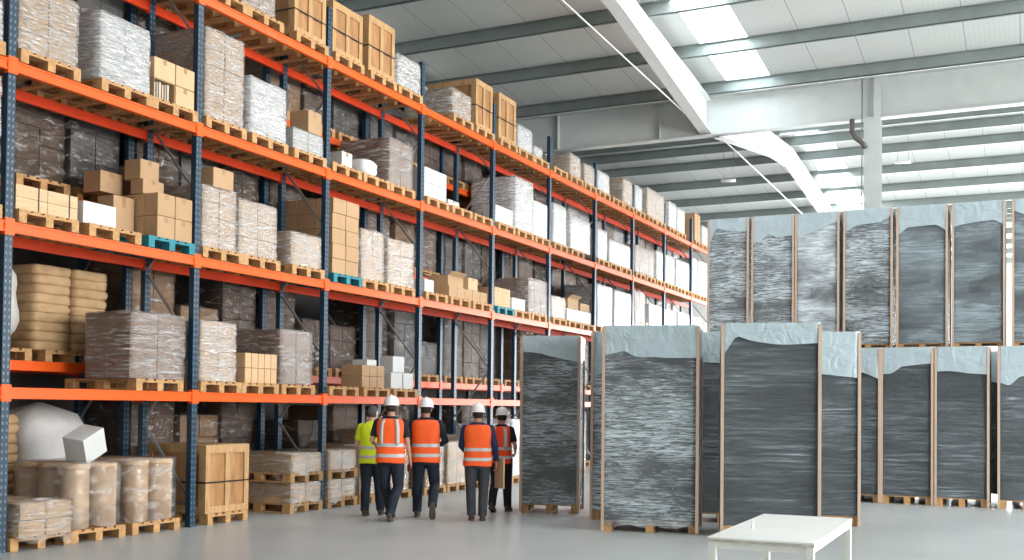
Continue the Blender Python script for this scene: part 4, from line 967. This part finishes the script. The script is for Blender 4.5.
person((-6.94, 13.34), R(27), 1.67, 'person in orange vest and charcoal trousers carrying a brown folder', hivis_o, charcoal, mat('dark_blue_cloth', (.012, .02, .075), .85, var=.2), ST,
       arms((-.25, .02, 1.14), (-.19, .20, 1.06), (.27, .0, 1.15), (.29, .10, .90)), sk=skin, slim=1.02)
person((-7.20, 14.62), R(10), 1.62, 'person in red-orange vest and black trousers, rightmost beside dark stack', mat('red_orange_hivis', (.95, .07, .012), .7, var=.08, scale=6, bump=.35, bscale=7), blackt, navy,
       {'L': ((-.10, .0, .49), (-.10, -.20, .13), R(-25)), 'R': ((.09, .10, .50), (.09, .12, .083), 0)},
       arms((-.24, .02, 1.13), (-.22, .12, .92), (.25, .0, 1.14), (.20, .18, 1.05)), vert=True, head_turn=R(18), sk=skin, slim=.88, sleeve='short')
fo = empty('brown_folder', (-6.72, 13.60, .60), 'brown cardboard folder carried in the hand of the charcoal-trousered worker', 'folder', None, R(55))
MB().box(-.012, .012, -.13, .13, -.16, .27).build('cover', kraft_l, fo, bevel=.004); MB().box(-.008, .008, -.125, .134, -.155, .265).build('papers', whitec, fo)
tag(MB().box(-.022, .022, -.014, .014, -.055, .045).tube([(.0, 0, .045), (.0, 0, .085)], .006, 6).build('walkie_talkie', mat('dark_red_plastic', (.12, .015, .012), .4, var=0), None, (-7.73, 12.80, .74), bevel=.004), 'small dark red handset in the hand of the short-sleeved worker', 'radio')

# ------------------------------------------------------------------ roof services
tag(MB().tube([(-7.79, 11.9, 9.27), (-7.33, 17.1, 8.75), (-6.70, 23.93, 8.04)], .016, 8).build('cable', steelw), 'thin white cable sloping down along the near rafter to the girder', 'cable')
tag(MB().tube([(-6.36, 24.2, 7.9), (-6.46, 30, 7.96), (-6.55, 35, 8.0), (-6.65, 41, 8.2), (-6.65, 41, 8.8)], .018, 8).build('cable', steelw), 'thin white cable running on beyond the girder to the far end', 'cable')
pipem = mat('dark_drain_pipe', (.10, .09, .08), .5, var=.1)
tag(MB().tube([(-3.38, 23.86, 7.90), (-3.38, 23.86, 7.62), (-3.32, 23.86, 7.50), (-3.16, 23.86, 7.36), (-3.10, 23.86, 7.25)], .055, 10).build('drain_pipe', pipem), 'bent grey drain pipe under the girder beside the column', 'pipe')
tag(MB().tube([(-3.17, 23.85, 8.76), (-3.17, 23.85, 3.0)], .014, 8).build('conduit', mat('dark_conduit', (.18, .19, .19), .5, var=0)), 'thin vertical conduit on the left edge of the column', 'conduit')
for (x, y, z, l) in ((-8.18, 32.1, 8.6, 'small white hanging lamp left of the far rafter'), (-3.27, 33.4, 9.0, 'small white hanging lamp just right of the column')):
    e = empty('hanging_lamp', (x, y, z), l, 'lamp', 'small white hanging lamps')
    MB().tube([(-.22, 0, 0), (.22, 0, -.02)], .05, 10).build('lamp_body', helm, e); MB().tube([(-.15, 0, .05), (-.15, 0, roofz(y) - z - .02)], .008, 6).build('hanger', steeld, e); MB().tube([(.15, 0, .05), (.15, 0, roofz(y) - z - .02)], .008, 6).build('hanger', steeld, e)
